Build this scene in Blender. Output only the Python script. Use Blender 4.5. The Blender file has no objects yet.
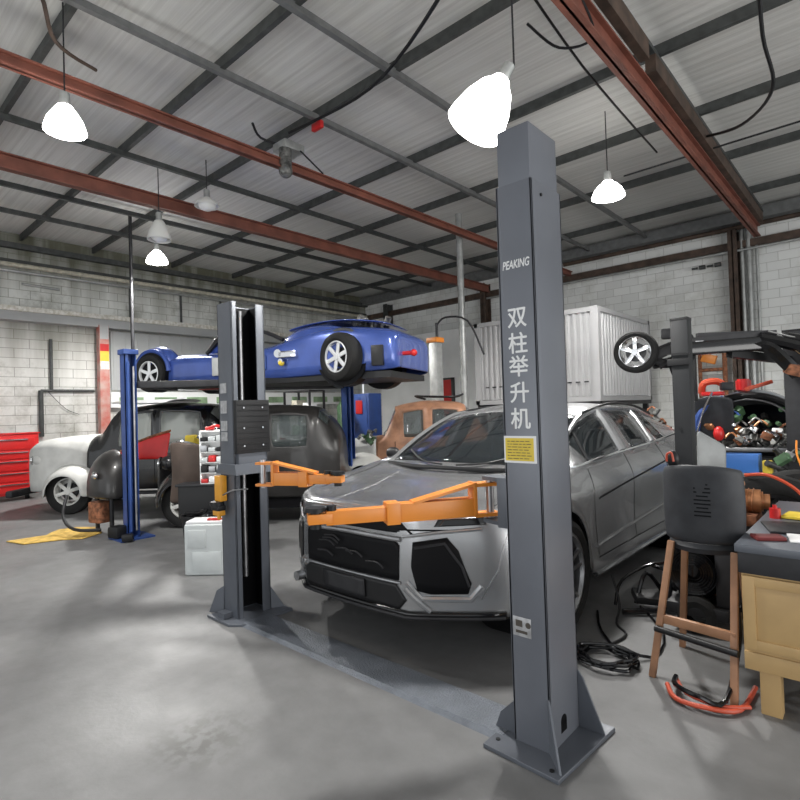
import bpy, bmesh, math, random
from mathutils import Vector, Matrix
from mathutils.bvhtree import BVHTree
PI = math.pi
S = bpy.context.scene
COL = S.collection
random.seed(7)

# ------------------------------------------------------------ camera
cam = bpy.data.cameras.new('camera')
camo = bpy.data.objects.new('camera', cam); COL.objects.link(camo)
yaw, pit, rol = 0.7334, 0.01916, -0.03156
cy, sy = math.cos(yaw), math.sin(yaw)
fw = Vector((-sy*math.cos(pit), cy*math.cos(pit), math.sin(pit)))
rt = Vector((cy, sy, 0)); up = rt.cross(fw)
r2 = math.cos(rol)*rt + math.sin(rol)*up; u2 = -math.sin(rol)*rt + math.cos(rol)*up
m = Matrix((r2, u2, -fw)).transposed().to_4x4(); m.translation = (0, 0, 1.6)
camo.matrix_world = m
cam.sensor_width = 36; cam.lens = 542.2/800*36; cam.clip_start = 0.05
S.camera = camo

# ------------------------------------------------------------ light and exposure
S.view_settings.view_transform = 'Standard'; S.view_settings.look = 'None'
S.view_settings.gamma = 1; S.view_settings.use_curve_mapping = False
S.view_settings.exposure = -0.12
w = bpy.data.worlds.new('world'); S.world = w; w.use_nodes = True
w.node_tree.nodes['Background'].inputs[0].default_value = (0.93, 0.97, 1.0, 1)
w.node_tree.nodes['Background'].inputs[1].default_value = 1.0

def area(name, loc, rot, sx, sy_, power, col=(1, 1, 1)):
    l = bpy.data.lights.new(name, 'AREA'); l.shape = 'RECTANGLE'; l.size = sx; l.size_y = sy_
    l.energy = power; l.color = col
    o = bpy.data.objects.new(name, l); o.location = loc; o.rotation_euler = rot; COL.objects.link(o)
    return o
# added fill lamp on the open right side, tilted up to brighten the ceiling
area('side_fill', (7.9, 3.0, 1.6), (math.radians(112), 0, math.radians(90)), 10, 3, 620, (1, .985, .96))
area('front_fill', (-3.0, -4.8, 1.6), (math.radians(108), 0, 0), 7, 3, 130, (.97, .99, 1))  # weaker fill lamp, added out of view behind the camera

# ------------------------------------------------------------ materials
def mat(name, col, rough=.5, metal=0., noise=0., nscale=8., spec=.5, emit=None, es=0, bump=0., bscale=40., alpha=None, coat=0., col2=None, trans=0.):
    m = bpy.data.materials.new(name); m.use_nodes = True
    nt = m.node_tree; b = nt.nodes['Principled BSDF']
    b.inputs['Base Color'].default_value = (*col, 1); b.inputs['Roughness'].default_value = rough
    b.inputs['Metallic'].default_value = metal; b.inputs['Specular IOR Level'].default_value = spec
    b.inputs['Coat Weight'].default_value = coat
    if trans: b.inputs['Transmission Weight'].default_value = trans
    if alpha is not None: b.inputs['Alpha'].default_value = alpha
    if emit: b.inputs['Emission Color'].default_value = (*emit, 1); b.inputs['Emission Strength'].default_value = es
    tc = nt.nodes.new('ShaderNodeTexCoord')
    if noise or col2:
        n = nt.nodes.new('ShaderNodeTexNoise'); n.inputs['Scale'].default_value = nscale; n.inputs['Detail'].default_value = 6
        nt.links.new(tc.outputs['Object'], n.inputs['Vector'])
        r = nt.nodes.new('ShaderNodeValToRGB')
        r.color_ramp.elements[0].position = .35; r.color_ramp.elements[1].position = .68
        c2 = col2 or tuple(c*(1-noise) for c in col)
        r.color_ramp.elements[0].color = (*c2, 1)
        r.color_ramp.elements[1].color = (*(col if col2 else tuple(min(1, c*(1+noise*.5)) for c in col)), 1)
        nt.links.new(n.outputs['Fac'], r.inputs[0]); nt.links.new(r.outputs[0], b.inputs['Base Color'])
    if bump:
        n = nt.nodes.new('ShaderNodeTexNoise'); n.inputs['Scale'].default_value = bscale; n.inputs['Detail'].default_value = 4
        nt.links.new(tc.outputs['Object'], n.inputs['Vector'])
        bp = nt.nodes.new('ShaderNodeBump'); bp.inputs['Strength'].default_value = bump; bp.inputs['Distance'].default_value = .02
        nt.links.new(n.outputs['Fac'], bp.inputs['Height']); nt.links.new(bp.outputs[0], b.inputs['Normal'])
    return m

def floor_mat():
    m = bpy.data.materials.new('concrete_floor'); m.use_nodes = True; nt = m.node_tree; b = nt.nodes['Principled BSDF']
    L = nt.links.new; N = nt.nodes.new
    tc = N('ShaderNodeTexCoord')
    def noise(s, d=6, dist=0.):
        n = N('ShaderNodeTexNoise'); n.inputs['Scale'].default_value = s; n.inputs['Detail'].default_value = d; n.inputs['Distortion'].default_value = dist
        L(tc.outputs['Object'], n.inputs['Vector']); return n
    def ramp(src, p0, c0, p1, c1):
        r = N('ShaderNodeValToRGB'); r.color_ramp.elements[0].position = p0; r.color_ramp.elements[1].position = p1
        r.color_ramp.elements[0].color = (*c0, 1); r.color_ramp.elements[1].color = (*c1, 1); L(src, r.inputs[0]); return r
    a = ramp(noise(.55, 5, .6).outputs['Fac'], .3, (.122, .122, .124), .7, (.172, .172, .172))
    f = ramp(noise(7, 8).outputs['Fac'], .3, (.86,)*3, .7, (1.05,)*3)
    mx = N('ShaderNodeMix'); mx.data_type = 'RGBA'; mx.blend_type = 'MULTIPLY'; mx.inputs[0].default_value = 1
    L(a.outputs[0], mx.inputs[6]); L(f.outputs[0], mx.inputs[7])
    # oil speckle patch on the near left floor
    mp = N('ShaderNodeMapping'); L(tc.outputs['Object'], mp.inputs[0]); mp.inputs['Location'].default_value = (2.60, -1.32, 0)
    gr = N('ShaderNodeTexGradient'); gr.gradient_type = 'SPHERICAL'; mp2 = N('ShaderNodeMapping'); mp2.inputs['Scale'].default_value = (3.2, 3.2, 1)
    L(mp.outputs[0], mp2.inputs[0]); L(mp2.outputs[0], gr.inputs[0])
    sp = ramp(noise(16, 8).outputs['Fac'], .42, (1,)*3, .58, (0,)*3)
    mm = N('ShaderNodeMath'); mm.operation = 'MULTIPLY'; L(gr.outputs['Fac'], mm.inputs[0]); L(sp.outputs[0], mm.inputs[1])
    m3 = N('ShaderNodeMath'); m3.operation = 'MULTIPLY'; L(mm.outputs[0], m3.inputs[0]); m3.inputs[1].default_value = 1.3; m3.use_clamp = True
    st = N('ShaderNodeMix'); st.data_type = 'RGBA'; L(m3.outputs[0], st.inputs[0]); L(mx.outputs[2], st.inputs[6]); st.inputs[7].default_value = (.09, .09, .085, 1)
    # scattered dark spots
    d = ramp(noise(2.3, 10, 1.2).outputs['Fac'], .64, (0,)*3, .76, (1,)*3)
    s2 = N('ShaderNodeMix'); s2.data_type = 'RGBA'; m4 = N('ShaderNodeMath'); m4.operation = 'MULTIPLY'; m4.inputs[1].default_value = .35
    L(d.outputs[0], m4.inputs[0]); L(m4.outputs[0], s2.inputs[0]); L(st.outputs[2], s2.inputs[6]); s2.inputs[7].default_value = (.1, .1, .1, 1)
    L(s2.outputs[2], b.inputs['Base Color'])
    rr = ramp(noise(1.3, 5).outputs['Fac'], .3, (.42,)*3, .7, (.68,)*3); L(rr.outputs[0], b.inputs['Roughness'])
    bp = N('ShaderNodeBump'); bp.inputs['Strength'].default_value = .12; bp.inputs['Distance'].default_value = .01
    L(noise(30, 6).outputs['Fac'], bp.inputs['Height']); L(bp.outputs[0], b.inputs['Normal'])
    return m

def block_mat(name, axis, base, mortar, dirt, dirt_amt, bw=.42, bh=.2, grime=None):
    """painted block wall; axis 'x' or 'y' = horizontal direction of the wall"""
    m = bpy.data.materials.new(name); m.use_nodes = True; nt = m.node_tree; b = nt.nodes['Principled BSDF']
    L = nt.links.new; N = nt.nodes.new
    tc = N('ShaderNodeTexCoord'); sp = N('ShaderNodeSeparateXYZ'); cb = N('ShaderNodeCombineXYZ')
    L(tc.outputs['Object'], sp.inputs[0]); L(sp.outputs[0 if axis == 'x' else 1], cb.inputs[0]); L(sp.outputs[2], cb.inputs[1])
    br = N('ShaderNodeTexBrick'); L(cb.outputs[0], br.inputs['Vector'])
    br.inputs['Scale'].default_value = 1; br.inputs['Brick Width'].default_value = bw; br.inputs['Row Height'].default_value = bh
    br.inputs['Mortar Size'].default_value = .007; br.inputs['Mortar Smooth'].default_value = .3
    br.inputs['Color1'].default_value = (*base, 1); br.inputs['Color2'].default_value = (*[c*.88 for c in base], 1); br.inputs['Mortar'].default_value = (*mortar, 1)
    n = N('ShaderNodeTexNoise'); n.inputs['Scale'].default_value = .9; n.inputs['Detail'].default_value = 10; n.inputs['Roughness'].default_value = .7
    L(tc.outputs['Object'], n.inputs['Vector'])
    r = N('ShaderNodeValToRGB'); r.color_ramp.elements[0].position = .48; r.color_ramp.elements[1].position = .72
    r.color_ramp.elements[0].color = (0, 0, 0, 1); r.color_ramp.elements[1].color = (dirt_amt,)*3 + (1,)
    L(n.outputs['Fac'], r.inputs[0])
    fac = r.outputs[0]
    if grime:   # (z0, z1): grime film between these heights, streaked downwards
        mp = N('ShaderNodeMapping'); mp.inputs['Scale'].default_value = (3, 3, .35); L(tc.outputs['Object'], mp.inputs[0])
        n2 = N('ShaderNodeTexNoise'); n2.inputs['Scale'].default_value = 1.1; n2.inputs['Detail'].default_value = 8; L(mp.outputs[0], n2.inputs['Vector'])
        mr = N('ShaderNodeMapRange'); mr.inputs['From Min'].default_value = grime[0]; mr.inputs['From Max'].default_value = grime[1]; L(sp.outputs[2], mr.inputs[0])
        ad = N('ShaderNodeMath'); ad.operation = 'ADD'; L(n2.outputs['Fac'], ad.inputs[0]); L(mr.outputs[0], ad.inputs[1])
        sb = N('ShaderNodeMath'); sb.operation = 'SUBTRACT'; sb.inputs[1].default_value = .75; sb.use_clamp = True; L(ad.outputs[0], sb.inputs[0])
        m2 = N('ShaderNodeMath'); m2.operation = 'MULTIPLY'; m2.inputs[1].default_value = 1.3; m2.use_clamp = True; L(sb.outputs[0], m2.inputs[0])
        mxx = N('ShaderNodeMath'); mxx.operation = 'MAXIMUM'; L(m2.outputs[0], mxx.inputs[0]); L(fac, mxx.inputs[1]); fac = mxx.outputs[0]
    mx = N('ShaderNodeMix'); mx.data_type = 'RGBA'; L(fac, mx.inputs[0]); L(br.outputs['Color'], mx.inputs[6]); mx.inputs[7].default_value = (*dirt, 1)
    L(mx.outputs[2], b.inputs['Base Color']); b.inputs['Roughness'].default_value = .75
    bp = N('ShaderNodeBump'); bp.inputs['Strength'].default_value = .5; bp.inputs['Distance'].default_value = .01
    iv = N('ShaderNodeMath'); iv.operation = 'SUBTRACT'; iv.inputs[0].default_value = 1; L(br.outputs['Fac'], iv.inputs[1])
    L(iv.outputs[0], bp.inputs['Height']); L(bp.outputs[0], b.inputs['Normal'])
    return m

def roof_mat():
    m = bpy.data.materials.new('roof_sheet'); m.use_nodes = True; nt = m.node_tree; b = nt.nodes['Principled BSDF']
    L = nt.links.new; N = nt.nodes.new
    tc = N('ShaderNodeTexCoord')
    mp = N('ShaderNodeMapping'); mp.inputs['Scale'].default_value = (.2, 13, 1); L(tc.outputs['Object'], mp.inputs[0])
    n = N('ShaderNodeTexNoise'); n.inputs['Scale'].default_value = 1.6; n.inputs['Detail'].default_value = 9; n.inputs['Roughness'].default_value = .65; L(mp.outputs[0], n.inputs['Vector'])
    r = N('ShaderNodeValToRGB'); e = r.color_ramp.elements; e[0].position = .3; e[1].position = .62
    e[0].color = (.52, .515, .49, 1); e[1].color = (.68, .68, .655, 1); L(n.outputs['Fac'], r.inputs[0])
    w_ = N('ShaderNodeTexWave'); w_.bands_direction = 'Y'; w_.inputs['Scale'].default_value = 2.0; w_.inputs['Distortion'].default_value = .3; L(tc.outputs['Object'], w_.inputs['Vector'])
    bp = N('ShaderNodeBump'); bp.inputs['Strength'].default_value = .12; bp.inputs['Distance'].default_value = .03
    L(w_.outputs['Fac'], bp.inputs['Height']); L(bp.outputs[0], b.inputs['Normal'])
    L(r.outputs[0], b.inputs['Base Color']); b.inputs['Roughness'].default_value = .6
    return m

M = {}
M['floor'] = floor_mat()
M['roof'] = roof_mat()
M['wall_r'] = block_mat('wall_block_white', 'x', (.86, .87, .85), (.55, .55, .53), (.42, .41, .35), .65)
M['wall_l'] = block_mat('wall_block_grimy', 'y', (.80, .81, .77), (.36, .36, .31), (.13, .13, .09), .85, grime=(3.9, 5.6))
M['wall_l2'] = block_mat('wall_block_lower', 'y', (.72, .72, .69), (.30, .30, .27), (.17, .165, .12), .85, bw=.6, bh=.22, grime=(1.6, 5.0))
M['purlin'] = mat('purlin_steel', (.075, .08, .078), .55, .2, .3)
M['purlin_l'] = mat('purlin_steel_light', (.17, .175, .175), .5, .2, .2)
M['redsteel'] = mat('red_oxide_steel', (.22, .075, .05), .55, 0, .3, 3)
M['brownsteel'] = mat('brown_steel', (.085, .055, .04), .65, 0, .5, 5)
M['pipe'] = mat('galv_pipe', (.42, .43, .42), .4, .5, .2)
M['cream'] = mat('cream_paint', (.55, .52, .42), .6, 0, .3)
M['chipwhite'] = mat('chipped_white', (.88, .87, .82), .7, 0, col2=(.6, .57, .48), nscale=14)
M['white'] = mat('white_panel', (.90, .91, .90), .55, 0, .06, 2)
M['greypanel'] = mat('grey_panel', (.42, .43, .43), .55, 0, .1, 1)
M['lift'] = mat('lift_grey_paint', (.105, .115, .135), .38, .15, .12, 2)
M['lift_l'] = mat('lift_grey_face', (.15, .16, .185), .36, .15, .1, 2)
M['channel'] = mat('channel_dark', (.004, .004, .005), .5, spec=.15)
M['orange'] = mat('orange_paint', (.72, .24, .03), .38, 0, .1, 5)
M['amber'] = mat('amber_paint', (.75, .34, .03), .4, 0, .1, 9)
M['black'] = mat('black_plastic', (.009, .009, .010), .45, spec=.35)
M['blackgloss'] = mat('black_gloss', (.006, .006, .007), .15)
M['rubber'] = mat('rubber', (.011, .011, .011), .8, spec=.3, bump=.2)
M['chrome'] = mat('chrome', (.75, .75, .76), .12, 1)
M['steel'] = mat('steel', (.4, .4, .41), .35, .9, .25)
M['alloy'] = mat('alloy', (.70, .71, .72), .3, .35)
M['darksteel'] = mat('dark_steel', (.028, .028, .031), .5, .3, .3)
M['suv'] = mat('suv_silver', (.42, .425, .435), .27, .8, .08, 3, coat=.35)
M['oldsilver'] = mat('aged_silver', (.26, .27, .27), .55, .1, .25, 4)
M['postdark'] = mat('post_dark', (.014, .015, .017), .5, 0, .2, 3, spec=.35)
M['glass'] = mat('tinted_glass', (.02, .025, .028), .04, 0, alpha=.42, coat=1)
M['oldglass'] = mat('dusty_glass', (.36, .38, .36), .25, alpha=.8)
M['clearglass'] = mat('clear_glass', (.10, .12, .12), .06, alpha=.35, coat=1)
M['carblue'] = mat('car_blue', (.045, .085, .31), .25, .25, .12, 4, coat=.6)
M['postblue'] = mat('post_blue', (.03, .075, .27), .4, 0, .2, 4)
M['red'] = mat('red_paint', (.55, .018, .018), .35, 0, .08)
M['white_old'] = mat('aged_white', (.55, .55, .53), .45, 0, .15, 4)
M['dkgrey_old'] = mat('aged_dark', (.028, .026, .025), .4, .1, .4, 3, coat=.3)
M['dkbrown'] = mat('primer_brown', (.10, .07, .055), .5, .1, .35, 3)
M['copper_old'] = mat('aged_copper', (.38, .19, .11), .5, .1, .35, 5)
M['blackcar'] = mat('aged_black', (.02, .02, .021), .25, .1, .3, 5, coat=.4)
M['rust'] = mat('rusty', (.30, .12, .06), .8, .1, .6, 20)
M['engine'] = mat('engine_metal', (.22, .22, .21), .45, .6, .7, 18)
M['engine_d'] = mat('engine_dark', (.05, .05, .05), .5, .4, .6, 18)
M['wood'] = mat('pine_wood', (.50, .33, .145), .5, 0, .16, 3)
M['wood2'] = mat('stool_wood', (.36, .185, .10), .5, 0, .25, 6)
M['stoolgrey'] = mat('stool_shell', (.034, .036, .041), .55, 0, .25, 9, spec=.35)
M['copperm'] = mat('copper_paint', (.45, .2, .09), .35, .5, .25, 9)
M['yellow'] = mat('yellow', (.70, .52, .05), .5, 0, .05)
M['cloth'] = mat('yellow_cloth', (.62, .40, .09), .85, 0, .3, 12, bump=.6, bscale=20)
M['jug'] = mat('jug_white', (.55, .58, .58), .45, 0, .06)
M['labelw'] = mat('label_white', (.75, .75, .75), .5)
M['ink'] = mat('ink', (.06, .05, .04), .6)
M['inkred'] = mat('ink_red', (.5, .1, .06), .6)
M['plate'] = mat('label_silver', (.45, .45, .46), .4, .4, .3, 30)
M['redcable'] = mat('red_cable', (.5, .07, .03), .45)
M['green'] = mat('green_paint', (.07, .15, .07), .5, 0, .4, 8)
M['lampw'] = mat('lamp_reflector', (.8, .8, .76), .4)
M['glow'] = mat('lamp_glow', (1, 1, 1), .5, emit=(1, .985, .94), es=14)
M['pillar'] = mat('column_paint', (.50, .12, .09), .6, 0, col2=(.52, .36, .32), nscale=4)
M['container'] = mat('container_grey', (.40, .40, .405), .5, 0, .08, 1.5)
M['beamplate'] = mat('beam_grey', (.14, .155, .18), .4, .25, .15, 8, bump=.4, bscale=90)

# ------------------------------------------------------------ mesh helpers
def tag(o, label=None, cat=None, group=None, kind=None):
    if label: o['label'] = label
    if cat: o['category'] = cat
    if group: o['group'] = group
    if kind: o['kind'] = kind
    return o
def thing(name, label, cat, loc=(0, 0, 0), rz=0, group=None):
    o = bpy.data.objects.new(name, None); COL.objects.link(o); o.empty_display_size = .2
    o.location = loc; o.rotation_euler = (0, 0, rz)
    return tag(o, label, cat, group)
def offset_of(p):
    v = Vector((0, 0, 0))
    while p is not None: v += p.location; p = p.parent
    return v
class MB:
    def __init__(s): s.b = bmesh.new()
    def _fin(s, tmp, mtx=None):
        if mtx is not None: bmesh.ops.transform(tmp, matrix=mtx, verts=tmp.verts)
        me = bpy.data.meshes.new('t'); tmp.to_mesh(me); tmp.free(); s.b.from_mesh(me); bpy.data.meshes.remove(me); return s
    def box(s, lo, hi, bev=0, mtx=None, seg=2):
        t = bmesh.new(); bmesh.ops.create_cube(t, size=1)
        lo, hi = Vector(lo), Vector(hi)
        for v in t.verts: v.co = Vector(((lo[i]+hi[i])/2 + v.co[i]*(hi[i]-lo[i]) for i in range(3)))
        if bev: bmesh.ops.bevel(t, geom=t.edges[:], offset=bev, segments=seg, affect='EDGES', profile=.6)
        return s._fin(t, mtx)
    def cbox(s, c, size, rot=(0, 0, 0), bev=0):
        from mathutils import Euler
        h = Vector(size)/2
        return s.box(-h, h, bev, Matrix.Translation(Vector(c)) @ Euler(rot).to_matrix().to_4x4())
    def bar(s, a, b, wd, ht, upv=(0, 0, 1), bev=0):
        """rectangular bar from a to b; wd across, ht along upv"""
        a, b = Vector(a), Vector(b); d = (b-a); L = d.length; d.normalize(); u = Vector(upv); x = d.cross(u).normalized(); u = x.cross(d)
        mt = Matrix((x, d, u)).transposed().to_4x4(); mt.translation = (a+b)/2
        return s.box((-wd/2, -L/2, -ht/2), (wd/2, L/2, ht/2), bev, mt)
    def cyl(s, a, b, r, r2=None, n=20, bev=0):
        a, b = Vector(a), Vector(b); d = b-a; L = d.length
        t = bmesh.new(); bmesh.ops.create_cone(t, cap_ends=True, segments=n, radius1=r, radius2=r if r2 is None else r2, depth=L)
        if bev: bmesh.ops.bevel(t, geom=[e for e in t.edges if abs(e.verts[0].co.z-e.verts[1].co.z) < 1e-6], offset=bev, segments=2, affect='EDGES')
        q = d.to_track_quat('Z', 'Y').to_matrix().to_4x4(); q.translation = (a+b)/2
        return s._fin(t, q)
    def sph(s, c, r, sc=(1, 1, 1), n=16):
        t = bmesh.new(); bmesh.ops.create_uvsphere(t, u_segments=n, v_segments=max(6, n//2), radius=r)
        mt = Matrix.Translation(Vector(c)) @ Matrix.Diagonal((*sc, 1)); return s._fin(t, mt)
    def tube(s, pts, r, n=8, closed=False, smooth=4):
        P = [Vector(p) for p in pts]
        if smooth > 1 and len(P) > 2:
            Q = []; k = len(P); rng = k if closed else k-1
            for i in range(rng):
                p0 = P[(i-1) % k] if closed or i > 0 else P[0]; p1 = P[i]; p2 = P[(i+1) % k]; p3 = P[(i+2) % k] if closed or i+2 < k else P[-1]
                for j in range(smooth):
                    t = j/smooth
                    Q.append(.5*((2*p1)+(-p0+p2)*t+(2*p0-5*p1+4*p2-p3)*t*t+(-p0+3*p1-3*p2+p3)*t*t*t))
            if not closed: Q.append(P[-1])
            P = Q
        k = len(P); rings = []; ref = None
        for i, p in enumerate(P):
            d = (P[(i+1) % k]-P[(i-1) % k]) if closed else (P[min(i+1, k-1)]-P[max(i-1, 0)])
            if d.length < 1e-9: d = Vector((0, 0, 1))
            d.normalize()
            if ref is None: ref = d.orthogonal().normalized()
            ref = (ref - d*ref.dot(d)); ref = ref.normalized() if ref.length > 1e-6 else d.orthogonal().normalized()
            y = d.cross(ref)
            rings.append([s.b.verts.new(p + (ref*math.cos(2*PI*j/n)+y*math.sin(2*PI*j/n))*(r[i*(len(r)-1)//max(1, k-1)] if isinstance(r, (list, tuple)) else r)) for j in range(n)])
        for i in range(k if closed else k-1):
            A, B = rings[i], rings[(i+1) % k]
            for j in range(n): s.b.faces.new((A[j], A[(j+1) % n], B[(j+1) % n], B[j]))
        if not closed: s.b.faces.new(rings[0][::-1]); s.b.faces.new(rings[-1])
        return s
    def lathe(s, prof, c=(0, 0, 0), axis='z', n=32, closed=False):
        """prof: list of (radius, along)"""
        c = Vector(c); R = []
        for (r, h) in prof:
            ring = []
            for j in range(n):
                a = 2*PI*j/n; x, y = r*math.cos(a), r*math.sin(a)
                co = {'z': (x, y, h), 'x': (h, x, y), 'y': (x, h, y)}[axis]
                ring.append(s.b.verts.new(c+Vector(co)))
            R.append(ring)
        rng = len(R) if closed else len(R)-1
        for i in range(rng):
            A, B = R[i], R[(i+1) % len(R)]
            for j in range(n): s.b.faces.new((A[j], A[(j+1) % n], B[(j+1) % n], B[j]))
        return s
    def prism(s, poly, ext, mtx=None):
        """poly: 3D points of a planar outline, ext: extrusion vector"""
        t = bmesh.new(); e = Vector(ext); A = [t.verts.new(Vector(p)) for p in poly]; B = [t.verts.new(Vector(p)+e) for p in poly]
        t.faces.new(A); t.faces.new(B[::-1]); k = len(A)
        for i in range(k): t.faces.new((A[i], B[i], B[(i+1) % k], A[(i+1) % k]))
        return s._fin(t, mtx)
    def grid(s, rows, closed=False):
        V = [[s.b.verts.new(Vector(p)) for p in r] for r in rows]
        for i in range(len(V)-1):
            k = len(V[i]); rg = k if closed else k-1
            for j in range(rg): s.b.faces.new((V[i][j], V[i][(j+1) % k], V[i+1][(j+1) % k], V[i+1][j]))
        return s
    def xf(s, mtx): bmesh.ops.transform(s.b, matrix=mtx, verts=s.b.verts); return s
    def build(s, name, mt, parent=None, world=True, smooth=True, solid=0, bevel=0, sub=0, angle=35):
        bmesh.ops.recalc_face_normals(s.b, faces=s.b.faces)
        me = bpy.data.meshes.new(name); s.b.to_mesh(me); s.b.free()
        o = bpy.data.objects.new(name, me); COL.objects.link(o)
        me.materials.append(M[mt] if isinstance(mt, str) else mt)
        if parent is not None:
            o.parent = parent
            if world:
                off = offset_of(parent); me.transform(Matrix.Translation(-off))
        if smooth:
            me.polygons.foreach_set('use_smooth', [True]*len(me.polygons))
            try: me.set_sharp_from_angle(angle=math.radians(angle))
            except Exception: pass
        if solid: md = o.modifiers.new('s', 'SOLIDIFY'); md.thickness = solid; md.offset = 0
        if bevel: md = o.modifiers.new('b', 'BEVEL'); md.width = bevel; md.segments = 2; md.limit_method = 'ANGLE'
        if sub: md = o.modifiers.new('u', 'SUBSURF'); md.levels = sub; md.render_levels = sub
        return o
def struct(name, mb, mt, **k):
    o = mb.build(name, mt, **k); o['kind'] = 'structure'; return o
def single(name, mb, mt, label, cat, group=None, **k):
    """a thing that is one mesh; origin at its base centre"""
    vs = [v.co for v in mb.b.verts]; c = Vector(((min(v.x for v in vs)+max(v.x for v in vs))/2, (min(v.y for v in vs)+max(v.y for v in vs))/2, min(v.z for v in vs)))
    bmesh.ops.translate(mb.b, vec=-c, verts=mb.b.verts)
    o = mb.build(name, mt, **k); o.location = c; return tag(o, label, cat, group)
def copy_tree(o, parent=None):
    c = o.copy(); COL.objects.link(c)
    if parent is not None: c.parent = parent
    for ch in list(o.children): copy_tree(ch, c)
    return c

# ------------------------------------------------------------ structure
WX, WY, ZC = -14.5, 14.3, 5.72
struct('floor', MB().box((WX-1, -7, -.1), (8, WY+1, 0)), 'floor', smooth=False)
struct('ceiling', MB().box((WX-.4, -5, 5.86), (8, WY+.4, 5.95)), 'roof', smooth=False)
struct('wall_back', MB().box((WX-.2, WY, 0), (8, WY+.2, 5.9)), 'wall_r', smooth=False)
wl = MB().box((WX-.5, -5, 4.15), (WX, WY, 5.9))
struct('wall_left', wl, 'wall_l', smooth=False)
struct('wall_left_lower', MB().box((WX-.5, -5, 0), (WX-.28, WY, 4.15)), 'wall_l2', smooth=False)
struct('trim_1', MB().box((WX-.3, -5, 4.1), (WX+.12, WY, 4.21), .01), 'chipwhite')      # painted ledge beam
struct('trim_2', MB().box((WX-.3, -5, 3.9), (WX+.05, WY, 4.1)), 'greypanel')  # soffit strip; its grey holds the shading under the white ledge
k = 3
# purlins: y lines (running along x) and x lines (running along y)
for y in (0.1, 1.87, 3.4, 4.9, 6.9, 8.75, 10.7, 12.8):
    b = MB(); b.box((WX, y-.018, 5.73), (8, y+.018, 5.86)); b.box((WX, y-.03, 5.72), (8, y+.03, 5.732)); struct('trim_%d' % k, b, 'purlin', smooth=False); k += 1
for x in (-4.3, -5.75, -8.63, -11.1, -12.5, -1.9, .2, 2.2, 4.4):
    b = MB(); b.box((x-.018, -5, 5.66), (x+.018, WY, 5.74)); b.box((x-.035, -5, 5.65), (x+.035, WY, 5.662)); struct('trim_%d' % k, b, 'purlin_l' if x in (-5.75, -4.3) else 'purlin', smooth=False); k += 1
b = MB(); b.box((WX, WY-.28, 5.55), (8, WY, 5.8)); struct('trim_%d' % k, b, 'purlin_l', smooth=False); k += 1
b = MB(); b.box((WX, -5, 5.5), (WX+.14, WY, 5.62)); struct('trim_%d' % k, b, 'purlin', smooth=False); k += 1
b = MB(); b.box((WX, -5, 5.14), (WX+.06, WY, 5.26)); struct('trim_%d' % k, b, 'purlin', smooth=False); k += 1
# wall rail and pipes
struct('trim_%d' % k, MB().box((WX, WY-.14, 5.0), (8, WY, 5.16)), 'brownsteel', smooth=False); k += 1
struct('trim_%d' % k, MB().cyl((-6.5, WY-.2, 5.45), (8, WY-.2, 5.45), .05), 'brownsteel'); k += 1
struct('trim_%d' % k, MB().cyl((WX+.2, -5, 5.1), (WX+.2, WY, 5.1), .05), 'cream'); k += 1
struct('trim_%d' % k, MB().cyl((WX+.16, -5, 4.97), (WX+.16, WY, 4.97), .035), 'pipe'); k += 1
struct('trim_%d' % k, MB().cyl((-9, WY-.22, 4.93), (8, WY-.22, 4.93), .03), 'pipe'); k += 1

# red rafters (I sections) with columns on the back wall
def ibeam(x, y0, y1, z0, h, wd):
    b = MB(); b.box((x-wd/2, y0, z0), (x+wd/2, y1, z0+.02)); b.box((x-wd/2, y0, z0+h-.02), (x+wd/2, y1, z0+h)); b.box((x-.012, y0, z0), (x+.012, y1, z0+h)); return b
for (x, z, h, wd) in ((-6.35, 5.12, .13, .11), (-9.0, 5.12, .22, .14)):
    struct('trim_%d' % k, ibeam(x, -5, WY-.1, z, h, wd), 'redsteel', smooth=False); k += 1
b = ibeam(-1.99, -5, WY-.35, 5.12, .24, .13); struct('trim_%d' % k, b, 'redsteel', smooth=False); k += 1
b = MB(); b.bar((-1.9, 6.6, 5.5), (-1.9, WY-.6, 5.45), .12, .2); b.bar((-1.9, 1.5, 5.55), (-1.9, 6.4, 5.55), .1, .22)
struct('trim_%d' % k, b, 'brownsteel', smooth=False); k += 1
for x, z0 in ((-2.48, 0), (-9.1, 0), (-13.2, 0)):
    b = MB(); b.box((x-.09, WY-.3, z0), (x+.09, WY-.28, 5.4)); b.box((x-.11, WY-.02, z0), (x+.11, WY, 5.4)); b.box((x-.012, WY-.3, z0), (x+.012, WY, 5.4))
    struct('trim_%d' % k, b, 'brownsteel' if x != -13.2 else 'purlin', smooth=False); k += 1
# conduits down the back wall beside the red column
for i, (x, r) in enumerate(((-2.33, .045), (-2.2, .055), (-2.05, .03))):
    struct('trim_%d' % k, MB().cyl((x, WY-.1, 0), (x, WY-.1, 5.5), r), 'pipe'); k += 1
struct('trim_%d' % k, MB().box((-.62, WY-.1, 0), (-.5, WY, 3.0)), 'purlin_l', smooth=False); k += 1
# small valve row high on the back wall
b = MB()
for i in range(4): b.cyl((-3.35+.16*i, WY-.12, 4.72), (-3.23+.16*i, WY-.12, 4.72), .05 if i % 2 else .025)
struct('trim_%d' % k, b, 'purlin'); k += 1
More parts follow.
